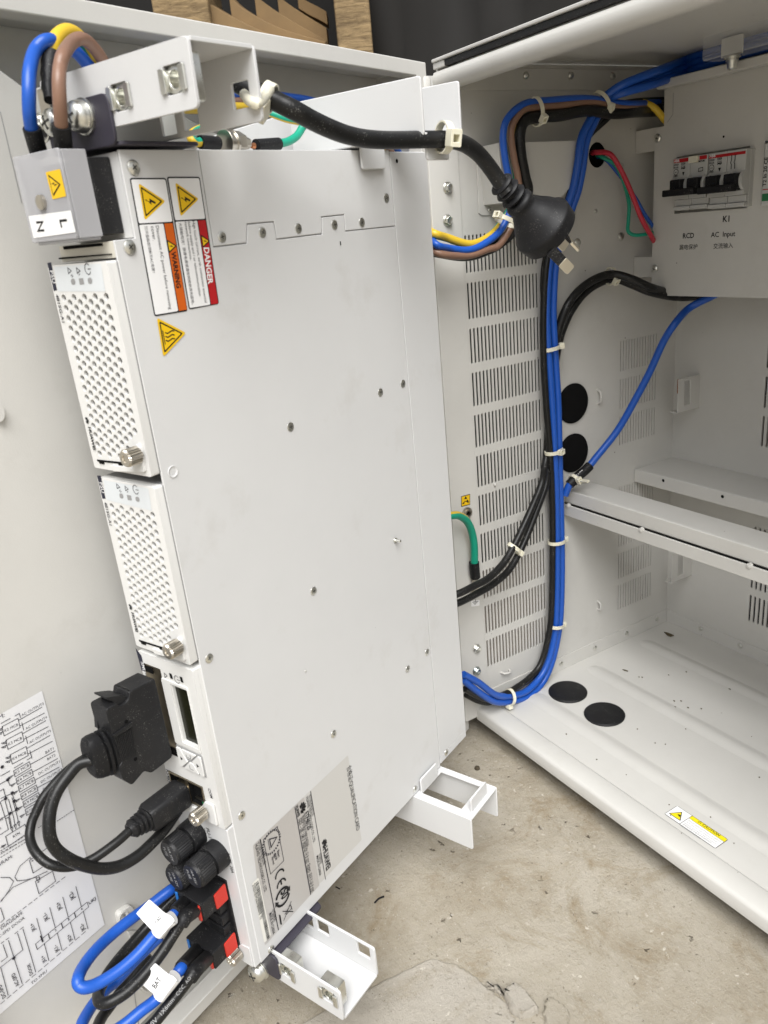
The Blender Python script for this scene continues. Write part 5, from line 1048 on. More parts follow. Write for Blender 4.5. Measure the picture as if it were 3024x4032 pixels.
# ---- bundle along the left wall
GB = 'blue and black wires bundled down the left wall'
bA = [(2640, 262), (2577, 283), (2476, 322), (2420, 352), (2362, 402), (2318, 480), (2289, 545), (2276, 640), (2258, 735), (2232, 810), (2205, 880), (2180, 960), (2162, 1050), (2152, 1222), (2158, 1370), (2173, 1584), (2184, 1790), (2192, 2008), (2194, 2225), (2190, 2406), (2184, 2500), (2160, 2600), (2125, 2668), (2070, 2722), (2007, 2740), (1950, 2735), (1885, 2688), (1825, 2655)]
hA = [.05]*2+[.045, .038, .030, .03, .03, .03, .028, .022, .016, .014]+[.012]*10+[.013, .016, .02, .024, .028, .03]
wire('blue_cable', 'blue cable running down the left wall, outer one of the bundle by the vents', pyp((3200, 90), (2960, 150), (2760, 215), (2690, 240))+wlp(bA[1:], hA[1:]), .0032, BLUE, 'cable', GB)
bB = [(2650, 318), (2577, 330), (2476, 358), (2425, 375), (2385, 402), (2336, 490), (2308, 560), (2294, 660), (2276, 750), (2250, 825), (2224, 895), (2200, 975), (2186, 1060), (2178, 1222), (2184, 1370), (2197, 1584), (2202, 1790), (2208, 2008), (2212, 2225), (2208, 2406), (2196, 2510), (2172, 2612), (2135, 2690), (2078, 2742), (2007, 2762), (1945, 2762), (1880, 2722), (1822, 2676)]
wire('blue_cable', 'blue cable running down the left wall, nearer one to the round black plugs', pyp((3200, 150), (2960, 205), (2760, 265), (2690, 290))+wlp(bB[1:], [q-.001 for q in hA[1:]]), .0032, BLUE, 'cable', GB)
bC = [(2660, 300), (2560, 318), (2470, 350), (2415, 372), (2372, 412), (2326, 492), (2297, 556), (2284, 650), (2266, 745), (2240, 822), (2214, 890), (2190, 968), (2172, 1055), (2164, 1222), (2170, 1370), (2184, 1584), (2193, 1790), (2200, 2008), (2203, 2225), (2199, 2406), (2190, 2506), (2166, 2606)]
wire('blue_cable', 'blue cable half hidden behind the other two blue ones of the wall bundle', pyp((3200, 130), (2960, 180), (2760, 240), (2690, 266))+wlp(bC[1:], [q-.005 for q in hA[1:22]]), .003, BLUE, 'cable', GB)
kA = [(2500, 402), (2420, 420), (2370, 455), (2310, 540), (2278, 640), (2255, 740), (2220, 850), (2180, 930), (2150, 1050), (2140, 1222), (2140, 1400), (2150, 1584), (2166, 1790), (2175, 2008), (2175, 2225), (2171, 2406), (2160, 2500), (2130, 2610), (2085, 2668), (2025, 2712), (1982, 2734), (1915, 2752), (1870, 2735), (1830, 2712)]
wire('black_cable', 'black cable running down the left wall beside the blue bundle', pyp((2760, 390), (2600, 396))+wlp(kA, [.026, .03, .026, .022, .018, .016]+[.012]*11+[.013, .015, .018, .02, .022, .024, .026]), .0029, BLKC, 'cable', GB)
kA2 = [(2510, 418), (2430, 432), (2385, 470), (2300, 560), (2262, 700), (2215, 850), (2165, 960), (2140, 1100), (2150, 1300), (2165, 1500), (2178, 1790), (2182, 2008), (2185, 2225), (2178, 2450), (2145, 2600), (2100, 2660), (2040, 2705), (1980, 2735), (1930, 2765), (1885, 2760), (1835, 2735)]
wire('black_cable', 'second black cable tucked in behind the blue bundle on the left wall', pyp((2760, 420), (2606, 420))+wlp(kA2, [.022]*3+[.014]*2+[.008]*16), .0029, BLKC, 'cable', GB)
# ---- two black cables swinging across the vents
k1 = [(2156, 1560), (2158, 1680), (2152, 1780), (2144, 1845), (2134, 1900), (2098, 1990), (2062, 2070), (2025, 2146), (1982, 2218), (1924, 2276), (1863, 2309), (1803, 2338), (1700, 2370)]
wire('black_cable', 'upper of two black cables curving down across the wall vents', wlp(k1, [.005, .005, .007, .012, .02, .022, .024, .026, .03, .034, .036, .036, .03]), .0032, BLKC, 'cable', 'black cables across the vents')
k2 = [(2166, 1560), (2168, 1690), (2164, 1790), (2156, 1855), (2147, 1918), (2111, 2016), (2078, 2102), (2045, 2175), (2002, 2247), (1937, 2303), (1876, 2338), (1805, 2374), (1700, 2410)]
wire('black_cable', 'lower of two black cables curving down across the wall vents', wlp(k2, [.004, .004, .005, .010, .016, .018, .02, .022, .026, .03, .032, .032, .028]), .0032, BLKC, 'cable', 'black cables across the vents')
pk = WL.off(.0231); b = MB()
# ---- black pair arching to the breaker panel
q1 = [(2562, 1132), (2490, 1100), (2412, 1080), (2345, 1098), (2284, 1140), (2236, 1200), (2206, 1275), (2190, 1340), (2175, 1440), (2165, 1560)]
wire('black_cable', 'black cable arching from the wall bundle to under the breaker panel', pyp((2860, 1090), (2760, 1140), (2650, 1152))+wlp(q1, [.040, .034, .022, .018, .015, .014, .012, .010, .008, .006]), .0036, BLKC, 'cable', 'black cables under the panel')
q2 = [(2562, 1150), (2492, 1122), (2420, 1098), (2356, 1116), (2298, 1158), (2250, 1222), (2218, 1290), (2200, 1350), (2182, 1450), (2170, 1560)]
wire('black_cable', 'lower black cable of the pair arching to under the breaker panel', pyp((2880, 1120), (2780, 1160), (2670, 1170))+wlp(q2, [.036, .026, .014, .011, .009, .008, .007, .006, .005, .004]), .0036, BLKC, 'cable', 'black cables under the panel')
# ---- single blue cable with black marked sleeve
d1 = [(2713, 1214), (2657, 1275), (2612, 1346), (2562, 1457), (2507, 1563), (2434, 1691), (2351, 1797), (2309, 1848), (2280, 1872), (2245, 1905), (2225, 1950)]
h1_ = [.060, .062, .052, .044, .037, .028, .021, .018, .017, .015, .012]
t = wire('blue_cable', 'single blue cable hanging diagonally from the breaker panel to the cross beam', pyp((2980, 1090), (2880, 1130), (2795, 1170))+wlp(d1, h1_), .0033, BLUE, 'cable')
P = wlp([(2322, 1834), (2300, 1856), (2275, 1876), (2242, 1908)], [.0185, .018, .0168, .015]); sleeve(t, P, .0045)
ps = PL(P[1], (P[2]-P[1]), V((0, 0, 1))); cdir = (CAM-P[1]).normalized(); xx = (P[0]-P[2]).normalized(); yy = cdir.cross(xx); ps = PL(P[2]-xx*.002+cdir*.00465, xx, yy)
b = MB(); b.text(ps, 'E180', (.001, -.0012), (.0100, -.0012), PAPER, .0, uv=True); lab(b.build('sleeve_print', t, rec=False), 'white print on the black sleeve')
# ---- thin wires from the wall hole
tw = 'thin wires from the round wall hole'
wire('thin_red_wire', 'thin red wire from the round hole to behind the breaker panel', wlp([(2326, 604), (2345, 600), (2401, 606), (2442, 664), (2483, 752), (2523, 854), (2560, 922)], [-.012, .002, .014, .02, .026, .028, .028])+pyp((2600, 985), (2680, 1040)), .0021, RED, 'wire', tw)
wire('thin_green_wire', 'thin green and yellow wire from the round hole, sagging lowest', wlp([(2340, 612), (2367, 617), (2422, 650), (2456, 718), (2476, 800), (2474, 870), (2472, 905), (2486, 922), (2515, 926), (2556, 919)], [-.012, .002, .008, .012, .014, .014, .015, .017, .02, .023])+pyp((2610, 905), (2690, 880)), .0016, GREEN, 'wire', tw, YEL, .3, .0, 2.2)
wire('thin_blue_wire', 'thin blue wire just right of the thin red one by the panel edge', wlp([(2340, 618), (2380, 622), (2440, 690), (2503, 782), (2530, 830), (2560, 876)], [-.012, .002, .008, .014, .018, .022])+pyp((2610, 940), (2690, 990)), .0017, BLUE, 'wire', tw)
wire('yellow_wire', 'yellow wire bending in behind the top corner of the breaker panel', wlp([(2380, 440), (2430, 415), (2483, 405), (2530, 404), (2575, 424), (2606, 458)], [.01, .014, .02, .024, .028, .03])+pyp((2640, 500), (2690, 560)), .0028, YEL, 'wire')
# ---- mains wires: from the terminal cover over the rail, behind the unit and up to the panel
def hp(n, h): return PF.at(n, h)
GM = 'mains wires from the terminal cover'
tail_b = wlp([(1705, 951), (1771, 978), (1862, 981), (1952, 927), (1994, 866), (2012, 800), (2002, 698), (1988, 623), (1981, 528), (2002, 461), (2069, 408), (2171, 395), (2306, 388), (2420, 404), (2500, 410)], .033)+pyp((2600, 400), (2720, 380))
tail_n = wlp([(1705, 987), (1831, 1008), (1922, 981), (1968, 962), (2022, 874), (2046, 780), (2039, 698), (2025, 630), (2012, 542), (2019, 488), (2056, 436), (2103, 422), (2205, 414), (2334, 400), (2430, 420), (2500, 425)], .033)+pyp((2600, 420), (2720, 400))
tail_y = wlp([(1699, 915), (1759, 936), (1850, 962), (1922, 935), (1975, 880), (2020, 800), (2035, 700), (2025, 600), (2020, 500), (2080, 450), (2200, 440), (2330, 430), (2440, 425)], .028)+pyp((2600, 430), (2720, 420))
PB = [hp((146, 592), .006), hp((133, 540), .008), hp((121, 490), .010), hp((115, 430), .011), hp((114, 350), .010), hp((118, 270), .006), hp((138, 200), -.002), pd(182, 160, .318), pd(240, 168, .326), pd(300, 205, .333), pd(352, 262, .340), pd(420, 330, .352), pd(700, 372, .41), pd(1000, 372, .47), pd(1165, 388, .50), pd(1240, 402, .515), pd(1320, 425, .53), pd(1500, 520, .57), pd(1630, 700, .63), pd(1680, 860, .66)]
t = wire('blue_mains_wire', 'blue mains wire looping up from the N side of the terminal cover', PB+tail_b, .00265, BLUE, 'wire', GM); sleeve(t, [hp((153, 604), .005), hp((138, 552), .0078), hp((125, 505), .0095)], .0036)
PN = [hp((248, 600), .005), hp((246, 540), .006), hp((240, 480), .008), hp((235, 400), .009), hp((232, 320), .008), hp((236, 265), .005), hp((250, 215), .001), pd(282, 168, .318), pd(318, 152, .324), pd(352, 170, .330), pd(385, 208, .336), pd(420, 262, .343), pd(470, 330, .352), pd(700, 400, .41), pd(1000, 402, .47), pd(1250, 440, .52), pd(1500, 560, .575), pd(1630, 740, .635), pd(1675, 900, .66)]
t = wire('brown_mains_wire', 'brown mains wire looping up from the L side of the terminal cover', PN+tail_n, .00265, BROWN, 'wire', GM); sleeve(t, [hp((252, 605), .0045), hp((248, 555), .0058), hp((242, 492), .0076)], .0036)
PG = [pd(198, 300, .322), pd(204, 220, .322), pd(213, 170, .322), pd(237, 136, .325), pd(270, 124, .329), pd(305, 142, .334), pd(345, 192, .340), pd(390, 262, .347), pd(450, 340, .36), pd(700, 420, .41), pd(1000, 425, .47), pd(1250, 470, .52), pd(1500, 580, .58), pd(1630, 720, .635), pd(1675, 880, .66)]
t = wire('green_mains_wire', 'green and yellow earth wire looping up between the blue and brown mains wires', PG+tail_y, .0031, GREEN, 'wire', GM, YEL, .5, .034, 2.2)
MB().tube([pd(205, 214, .3215), pd(199, 255, .3205), pd(193, 300, .3195), pd(190, 350, .318), pd(196, 395, .3165)], [.0038]*4+[.0034]*3+[.0028]*3+[.0022]*3, BLKR, 14, k=3).build('sleeve', t, ang=50)
pe_ = PF.off(-.0060); c = pe_.uv((187, 474)); MB().prism(pe_, [(c[0]-.004, c[1]-.004), (c[0]+.004, c[1]-.004), (c[0]+.0032, c[1]+.012), (c[0]-.0032, c[1]+.012)], -.0010, 0, NICK).build('lug', t, bev=.0004)
kb = wlp([(1690, 985), (1831, 1006), (1924, 980), (1976, 950), (2035, 885), (2076, 760), (2066, 698), (2050, 610), (2046, 530), (2066, 476), (2123, 460), (2205, 454), (2306, 436), (2420, 446), (2500, 440)], [.024]*4+[.032]*11)+pyp((2600, 436), (2720, 420))
wire('thick_black_cable', 'thick black cable rising beside the brown wire in front of the metal hood', kb, .0044, BLKC, 'cable')
wire('green_earth_wire', 'green earth wire curling out from behind the unit to the earth symbol', wlp([(1690, 2046), (1778, 2030), (1808, 2031), (1838, 2052), (1858, 2095), (1867, 2150), (1868, 2215), (1869, 2240)], [.03, .024, .02, .016, .012, .010, .008, .007]), .0034, GREEN, 'wire', None, YEL, .3, 0, 3.4)
t = [o for o in bpy.data.objects if o.name.startswith('green_earth_wire')][-1]
sleeve(t, wlp([(1867, 2214), (1869, 2245), (1872, 2272)], [.008, .0072, .006]), .0046)
MB().prism(WL.off(.0030), rpoly(WL.uvs([(1862, 2270), (1882, 2266), (1885, 2330), (1858, 2336)], .003), .002), -.001, 0, NICK).build('lug', t, bev=.0003)
p = WL.at((1866, 2318), .003); hex_bolt(p, (1, 0, 0), .0034, t, NICK, 'lug_bolt')
# ---- short earth leads on the top edge of the unit
ze = Z(700, 400, 2.765); Tp = PL(UB(0, -.018, .0045), U, UP)
e1_ = [Tp.at(n, 0) for n in ze((250, 440), (195, 445), (160, 425), (190, 375), (280, 315), (400, 268), (520, 232))]
e1_ = [e1_[0], e1_[1], e1_[2], e1_[3]-OUT*.003, e1_[4]-OUT*.007, e1_[5]-OUT*.010, e1_[6]-OUT*.013]
t = wire('earth_lead', 'short green and yellow earth lead bent back under the upper rail', e1_, .0021, GREEN, 'wire', 'earth leads on top of the unit', YEL, .45, 0, .0)
sleeve(t, [Tp.at(n) for n in ze((240, 442), (340, 445), (440, 455))], .0031); MB().prism(PL(UB(-.062, -.018, .003), U, OUT), rrect(-.006, .006, -.004, .004, .003), 0, .001, NICK).build('lug', t)
e2_ = [Tp.at(n) for n in ze((1060, 460), (1110, 455), (1200, 435), (1290, 380), (1345, 300), (1365, 230))]+[Tp.at(ze((1365, 150))[0])-OUT*.012, Tp.at(ze((1300, 60))[0])-OUT*.02]
t = wire('earth_lead', 'short green earth lead curving up behind the black power cord', e2_, .0021, GREEN, 'wire', 'earth leads on top of the unit', YEL, .2, 0, 2.6)
sleeve(t, [Tp.at(n) for n in ze((850, 478), (960, 470), (1100, 460))], .0031); MB().lathe(Tp.at(ze((815, 482))[0]), U, [(-.001, .0012), (.001, .0016), (.001, 0)], COPPER, 12).build('lug', t)
# ---- black power cord with three pin plug
cp = [(940, 330), (1000, 358), (1056, 384), (1105, 408), (1165, 438), (1232, 475), (1298, 506), (1362, 530), (1430, 545), (1500, 551), (1563, 552), (1630, 550), (1696, 549), (1750, 549), (1795, 556), (1840, 573), (1889, 611), (1936, 670), (1972, 724), (2000, 762)]
cds = [.352, .350, .349, .350, .352, .36, .368, .377, .386, .394, .401, .408, .413, .416, .420, .426, .434, .441, .445, .446]
cpts = [pd(n[0], n[1], d) for n, d in zip(cp, cds)]
t = thing('mains_lead', 'black mains cord tied to the frame with its pin plug dangling', 'mains lead', cpts[10]); MB().tube(cpts, .0043, BLKC, 18).build('cord', t, ang=60)
A0 = pd(1966, 716, .445); A1 = pd(2167, 922, .470); ax = (A1-A0).normalized(); L_ = (A1-A0).length
b = MB(); pr = []
for k in range(3): t0 = .0005+k*.0052; pr += [(t0, .0048), (t0+.0006, .0066+.0004*k), (t0+.0016, .0072+.0004*k), (t0+.0026, .0066+.0004*k), (t0+.0032, .0050)]
b.lathe(A0, ax, pr+[(.0165, .0050)], BLKR, 32); b.build('strain_relief', t, ang=50)
s0 = .0150; e = L_
b = MB(); b.lathe(A0, ax, [(s0, .0052), (s0+.0008, .0076), (s0+.0022, .0086), (s0+.0038, .0086), (s0+.0048, .0080), (s0+.007, .0086), (s0+.0115, .0112), (s0+.0165, .0146), (s0+.0215, .0172), (e-.0095, .0186), (e-.0080, .0190), (e-.0072, .0189), (e-.0005, .0180), (e, .0172), (e, 0)], BLKR, 64); b.build('plug_body', t, ang=50)
fo = A0+ax*e; vw = (CAM-fo).normalized(); sx_ = (vw-ax*vw.dot(ax)).normalized(); sy_ = ax.cross(sx_)
def blade(o, wd, wdir, ln, ins):
    th = ax.cross(wdir).normalized(); pl = PL(o, wdir, ax); b = MB()
    b.prism(pl, [(-wd/2, -.002), (wd/2, -.002), (wd/2, ins), (-wd/2, ins)], -.0008, .0008, BLKP); b.prism(pl, rpoly([(-wd/2, ins), (wd/2, ins), (wd/2, ln), (-wd/2, ln)], .0015), -.00075, .00075, PIN); return b.build('pin', t, bev=.0002)
bp = (pd(2200, 975, .4655)-fo); bp -= ax*bp.dot(ax)
dA = (pd(2186, 1003, .460)-fo); dA -= ax*dA.dot(ax); dB = (pd(2232, 935, .466)-fo); dB -= ax*dB.dot(ax)
wA = (RC[0]*.62-RC[1]*.78); wA = (wA-ax*wA.dot(ax)).normalized()
blade(fo+dA, .0064, (wA*.95+sx_*.25).normalized(), .0172, .0085)
blade(fo+dB, .0064, (sx_*.95-wA*.22).normalized(), .0172, .0085)
blade(fo-sx_*.007-sy_*.001, .0064, (sy_*.9+sx_*.3).normalized(), .0185, .0085)
# ================================================================== signal connector, its cord, and the network lead
PSd = PL(UB(0, -.0275, 0), U, UP); zc = Z(300, 2600, 3.318)
SG = thing('signal_cable', 'black signal cable with a wide latched connector plugged into the monitoring module', 'signal cable', UB(.05, -.034, -.30))
body = PSd.uvs(zc((1030, 235), (1250, 1190), (1262, 1265), (990, 1475), (890, 1450), (735, 1635), (615, 1560), (560, 1395), (610, 1320), (480, 990), (400, 700), (395, 640), (540, 560), (560, 600), (650, 560), (690, 500), (700, 410), (735, 392)))
b = MB(); b.prism(PSd, rpoly(body, .0012, 2), -.0135, 0, BLKP); b.build('connector', SG, bev=.0008)
b = MB(); q = PSd.uvs(zc((245, 600), (265, 545), (330, 510), (420, 590), (385, 660), (300, 700), (275, 720), (285, 890), (265, 880)), -.012); b.prism(PSd, q, -.0135, -.011, BLKP)
q = PSd.uvs(zc((318, 455), (420, 440), (520, 430), (650, 460), (640, 500), (540, 560), (430, 560), (400, 500), (325, 480)), -.006); b.prism(PSd, rpoly(q, .0006), -.0115, -.0015, BLKP); b.build('latch_lever', SG, bev=.0005)
b = MB(); PT = PSd.off(.0001)
for y in range(9): pass
q = PT.uvs(zc((500, 1010), (720, 890), (785, 1210), (600, 1310)))
for k in range(11):
    f = k/10; A_, B_ = V(q[0]).lerp(V(q[1]), f), V(q[3]).lerp(V(q[2]), f); d = (V(q[1])-V(q[0])).normalized()*.00028; b.prism(PT, [tuple(A_-d), tuple(A_+d), tuple(B_+d), tuple(B_-d)], 0, .0004, BLKP)
q = PT.uvs(zc((470, 975), (720, 800), (732, 850), (485, 1010))); b.prism(PT, q, 0, .0010, BLKP)
for n in zc((655, 800), (775, 1290)): c = PT.uv(n); b.lathe(PT.p(c[0], c[1], 0), PT.N, [(0, .0010), (.0002, .0010), (.0002, 0)], VOID, 14)
b.build('grip_ribs', SG)
bc = lambda h_, b_: UB(h_, -.0342, b_)
e0, e1x = PSd.uv(zc((520, 1150))[0], -.007), PSd.uv(zc((150, 1290))[0], -.007)
rings = []; h_a, b_a, h_b, b_b = -e0[0], e0[1], -e1x[0], e1x[1]
for f, s_ in ((-.15, 1), (.28, 1), (.29, .76), (.36, .76), (.37, .98), (.47, .97), (.48, .74), (.56, .74), (.57, .95), (.78, .93), (.93, .87), (1.0, .74)):
    rings.append((bc(h_a+(h_b-h_a)*f, b_a+(b_b-b_a)*f), UP*.0136*s_, OUT*.0064*s_))
b = MB(); b.loft(rings, BLKR, 28, 2.6); b.build('boot', SG, ang=40)
c0_ = bc(h_b-.002, b_b-.002)
d0_ = (c0_-CAM).dot(RC[2])
c1p = [(348, 2982), (310, 3008), (269, 3052), (228, 3109), (203, 3169), (193, 3235), (198, 3299), (222, 3345), (270, 3382), (331, 3407), (400, 3420), (470, 3410), (540, 3372), (600, 3318), (650, 3262), (700, 3190)]
MB().tube([c0_]+dep(c1p[1:], [d0_-.002, d0_-.010, d0_-.014, d0_-.006, d0_+.012, d0_+.028, d0_+.05]), .0031, BLKC, 16).build('cord', SG, ang=60)
NW = thing('network_cable', 'thinner black network lead with a ribbed boot in the RS485 socket', 'network cable', UB(.03, -.03, -.335))
PSr = PL(UB(0, -.0298, 0), U, UP); A_, B_, C_ = PSr.at((716, 3122)), PSr.at((578, 3226)), PSr.at((514, 3268))
bb_ = UB(.0052, -.0335, -.3222)
b = MB(); ax2 = (B_-A_).normalized(); b.loft([(A_+ax2*.0, UP*.0058, OUT*.0058), (A_-ax2*.012, UP*.0056, OUT*.0056)], GOLD, 24, 6); b.build('plug_shield', NW, ang=40)
b = MB(); b.loft([(A_-ax2*.0005, UP*.0070, OUT*.0066), (A_+ax2*.0006, UP*.0074, OUT*.0070), (A_.lerp(B_, .92), UP*.0072, OUT*.0066), (A_.lerp(B_, 1.0), UP*.0064, OUT*.0058)], BLKP, 28, 5)
rr = []
for k in range(4): rr += [(B_.lerp(C_, k*.25), UP*.0046, OUT*.0042), (B_.lerp(C_, k*.25+.03), UP*(.0062-.0004*k), OUT*(.0056-.0004*k)), (B_.lerp(C_, k*.25+.15), UP*(.0062-.0004*k), OUT*(.0056-.0004*k)), (B_.lerp(C_, k*.25+.18), UP*.0044, OUT*.0040)]
b.loft(rr+[(C_.lerp(B_, -.1), UP*.0032, OUT*.0032)], BLKP, 28, 2.8); b.build('boot', NW, ang=40)
d2_ = (C_-CAM).dot(RC[2])
c2p = [(514, 3268), (452, 3322), (362, 3384), (277, 3413), (199, 3404), (142, 3358), (118, 3300), (123, 3245), (139, 3204), (168, 3144), (203, 3099), (240, 3058), (290, 3015), (350, 2975)]
MB().tube([C_+(B_-C_)*.3]+dep(c2p, [d2_, d2_-.014, d2_-.022, d2_-.012, d0_+.012, d0_+.02, d0_+.03]), .0024, BLKC, 16).build('cord', NW, ang=60)
# ================================================================== output plugs with their wires
def fpl(n, d, tilt=0): o = pd(n[0], n[1], d); X = RC[0]; Y = -RC[1]+RC[2]*tilt; return PL(o, X, Y)
def dcplug(a0, a1, b0, b1, h1, label, tabs):
    t = thing('output_plug', label, 'plug', UB((HF+h1)/2, (a0+a1)/2, b0), 'output plugs')
    pf = PL(UB(0, 0, 0), OUT, UP); b = MB(); b.prism(pf, [(a0, b0), (a1, b0), (a1, b1), (a0, b1)], HF+.0003, h1, BLKP); b.build('body', t, bev=.0006)
    pr = PL(UB(0, a1, 0), U, UP); b = MB(); b.prism(pr, rpoly([(-.0148, b0+.0007), (-.0062, b0+.0007), (-.0062, b1+.0004), (-.0148, b1-.0009)], .0008), 0, .0008, REDP)
    for i in range(5):
        for j in range(2): c = (-.0076-.0012*i*.8, (b0+b1)/2-.0032+.0012*j*2); b.lathe(pr.p(c[0], c[1], .0008), pr.N, [(0, .0003), (.0002, .0002), (.0002, 0)], REDP, 6)
    lab(b.build('tab', t, bev=.0003), 'red latch tab on the plug side')
    pg = PL(UB(h1, 0, 0), OUT, UP); b = MB(); b.prism(pg, rpoly([(a1-.0030, b0+.0006), (a1-.0008, b0+.0006), (a1-.0008, b1-.0006), (a1-.0030, b1-.0006)], .0006), 0, .0012, REDP); lab(b.build('tab', t, bev=.0003), 'small red tab on the plug end')
    b = MB(); b.prism(pg, rpoly([(a0+.0012, b0+.0020), (a0+.0032, b0+.0020), (a0+.0032, b1-.0006), (a0+.0012, b1-.0006)], .0006), 0, .0008, BLUEP); lab(b.build('tab', t, bev=.0003), 'small blue tab on the plug end')
    return t
P1 = dcplug(-.0330, -.0104, -.3920, -.3802, .0240, 'upper black output plug with red tabs, wired to the LOAD tag', 0)
P2_ = dcplug(-.0338, -.0111, -.4297, -.4178, .0235, 'lower black output plug with red tabs, wired to the BAT tag', 0)
zl = Z(300, 3400, 3.318)
dl = lambda pts, ds: dep(zl(*pts), ds)
GW = 'output wires looping below the plugs'
def pq(h_, a_, b_): return UB(h_, a_, b_)
s1 = pq(.0235, -.0252, -.3862); s2 = pq(.0235, -.0168, -.3866)
s3 = pq(.0230, -.0258, -.4240); s4 = pq(.0230, -.0172, -.4244)
dd_ = lambda p: (p-CAM).dot(RC[2])
print('d plug', dd_(s1), dd_(s3))
w1 = [s1]+dl([(1300, 640), (1180, 770), (1030, 930), (800, 1190), (550, 1405), (300, 1560), (130, 1620), (40, 1590), (25, 1500), (90, 1350), (230, 1160), (430, 960), (700, 740), (950, 560), (1200, 370), (1330, 280), (1500, 150)], [.425, .418, .408, .398, .392, .395, .41, .43, .445, .455, .46])
T1 = wire('blue_output_wire', 'blue output wire with the LOAD tag making the tightest loop', w1, .0031, BLUE, 'wire', GW)
w2 = [s2]+dl([(1430, 690), (1290, 900), (1100, 1190), (900, 1440), (680, 1660), (480, 1790), (350, 1830), (290, 1770), (310, 1640), (430, 1420), (600, 1200), (800, 970), (1000, 750), (1200, 520), (1400, 330)], [.424, .418, .41, .402, .398, .405, .42, .435, .447, .455, .462])
T2 = wire('black_output_wire', 'black output wire from the upper plug, looping beside the LOAD tag', w2, .0031, BLKC, 'wire', GW)
w3 = [s3]+dl([(1400, 1340), (1280, 1480), (1060, 1760), (850, 1925), (650, 2090), (430, 2230), (200, 2290), (70, 2230), (70, 2110), (150, 1950), (260, 1790), (400, 1640), (540, 1520), (800, 1240), (1100, 950)], [.425, .418, .41, .404, .402, .41, .425, .44, .452, .46])
T3 = wire('blue_output_wire', 'blue output wire with the BAT tag running out of the lower edge', w3, .0031, BLUE, 'wire', GW)
w4 = [s4]+dl([(1560, 1390), (1400, 1610), (1200, 1860), (1000, 2100), (800, 2280), (520, 2400), (300, 2330), (270, 2180), (330, 2020), (440, 1870), (560, 1700), (720, 1480), (950, 1180)], [.424, .418, .412, .408, .408, .42, .436, .45, .46, .468])
T4 = wire('black_output_wire', 'black output wire with white print, running out below the BAT tag', w4, .0031, BLKC, 'wire', GW)
for T_, W0 in ((T1, w1), (T2, w2), (T3, w3), (T4, w4)):
    a = W0[0]-U*-.002; sleeve(T_, [W0[0]+U*.001, W0[0].lerp(W0[1], .4), W0[0].lerp(W0[1], 1.0), W0[1].lerp(W0[2], .12 if T_ in (T1, T3) else .45)], .0042)
def tagflag(T_, poly, d, wr, word, p0, p1, lb):
    zz = zl(*poly); pl = fpl(zz[0], d, .10); b = MB(); q = pl.uvs(zz); b.prism(pl, rpoly(q, .0006, 2), -.00025, .00025, PAPER)
    b.tube(dep(zl(*wr), [d+.0040, d+.0040]), .0037, PAPER, 16); b.text(pl, word, *zl(p0, p1), INK, .0003, bold=.02, st=1.3); b.k = 1; lab(b.build('wire_tag', T_, ang=30), lb)
tagflag(T1, ((955, 468), (785, 650), (960, 840), (1095, 968), (1290, 742), (1240, 682), (1150, 640)), .4095, ((1265, 705), (1150, 800), (1060, 910)), 'LOAD', (1045, 812), (1118, 706), 'white folded tag printed LOAD')
tagflag(T3, ((1030, 1300), (825, 1545), (1000, 1690), (1120, 1790), (1318, 1520), (1280, 1475), (1200, 1440)), .4085, ((1295, 1470), (1180, 1610), (1085, 1735)), 'BAT', (1040, 1640), (1120, 1520), 'white folded tag printed BAT')
pb_ = dl([(1400, 1610), (1330, 1700), (1250, 1800)], [.4215, .416]); 
def wprint(T_, a, c, s_, r_, off=.0):
    A_, B_ = pd(*zl(a)[0], .40), pd(*zl(c)[0], .40)
def curve_print(T_, W0, i0, words, m):
    P = smooth_path([V(p) for p in W0], 6); b = MB()
    for j, s_ in zip(i0, words):
        p = P[j]; x = (P[j-1]-P[j+1]).normalized(); n_ = (CAM-p).normalized(); n_ = (n_-x*n_.dot(x)).normalized(); pl = PL(p+n_*.00316, x, n_.cross(x)); w_ = len(s_)*.0009; b.text(pl, s_, (-w_, -.0008), (w_, -.0008), m, 0, uv=True)
    return b.build('wire_print', T_, rec=False)
curve_print(T4, w4, (9, 13, 18, 24), ('AO', 'CCC', '1X6mm', '450V'), DGREY)
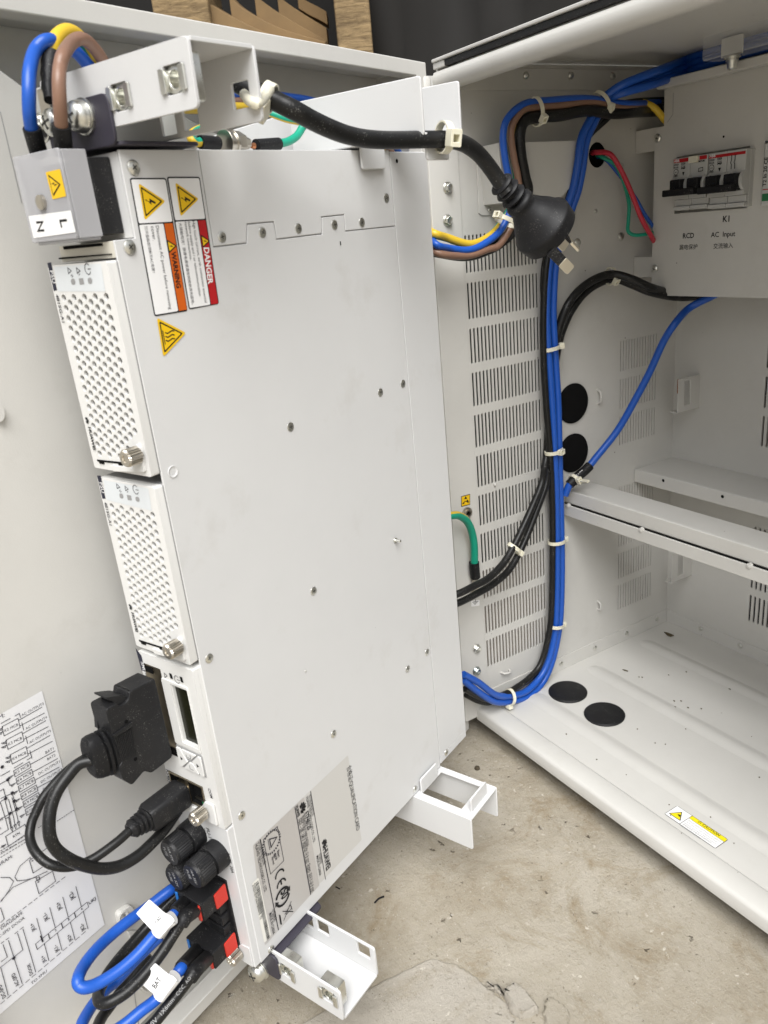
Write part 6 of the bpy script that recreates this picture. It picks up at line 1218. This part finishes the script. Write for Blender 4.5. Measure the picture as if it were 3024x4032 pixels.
# ================================================================== cable ties
def wtie(n, h, tan_px, ra, rb, ang, label, **k):
    c = WL.at(n, h); c2 = WL.at((n[0]+tan_px[0], n[1]+tan_px[1]), h); return cable_tie(c, c2-c, (1, 0, 0), ra, rb, ang, label, **k)
wtie((2168, 1370), .011, (5, 50), .0085, .0065, 150, 'pale cable tie on the wall bundle just above the two round black plugs')
wtie((2180, 1776), .011, (4, 50), .0085, .0065, 100, 'pale cable tie on the wall bundle between the lower black plug and the cross beam')
wtie((2192, 2131), .011, (0, 50), .0085, .0065, 178, 'pale cable tie on the wall bundle just below the cross beam')
wtie((2188, 2462), .011, (-6, 50), .0078, .0065, 178, 'pale cable tie on the wall bundle, the last above the floor bend')
wtie((2007, 2745), .021, (50, -12), .0075, .0068, 8, 'pale cable tie round the blue cables where they turn along the sill')
wtie((2024, 2158), .0245, (-38, 60), .0070, .0048, 170, 'pale cable tie holding the two black cables across the vents')
wtie((2368, 405), .030, (40, -42), .0090, .0070, 60, 'pale cable tie near the ceiling where the blue cables turn down')
wtie((2112, 440), .036, (50, -10), .0095, .0065, 60, 'pale cable tie round the brown and black wires above the metal hood')
wtie((2404, 1088), .018, (50, -6), .0070, .0060, 60, 'pale cable tie on the black cables arching under the breaker panel')
wtie((2262, 1890), .0165, (-30, 26), .0050, .0050, 80, 'pale cable tie round the black sleeve on the cross beam end', tail=.012)
wtie((1992, 870), .038, (20, -60), .0090, .0060, 165, 'pale cable tie with its tail peeping out behind the black plug body')
c = UB(-.0440, .0455, .0110)
tn = (cpts[3]-cpts[1]).normalized()
ct = cable_tie(cpts[2], tn, -U, .0056, .0056, 62, 'thick cream cable tie holding the black cord to the upper rail end', tail=.004, wd=.0046, hs=1.5)
MB().tube([pd(962, 372, .322), pd(985, 398, .312), pd(1012, 408, .309), pd(1040, 385, .325), pd(1062, 352, .338)], .0021, NYL, 10).build('loop', ct)
cable_tie(cpts[13]+(UP*.001), (cpts[14]-cpts[12]), OUT, .0072, .0066, 80, 'cream cable tie holding the black cord to the hanging frame tab', wd=.0042, hs=1.4)
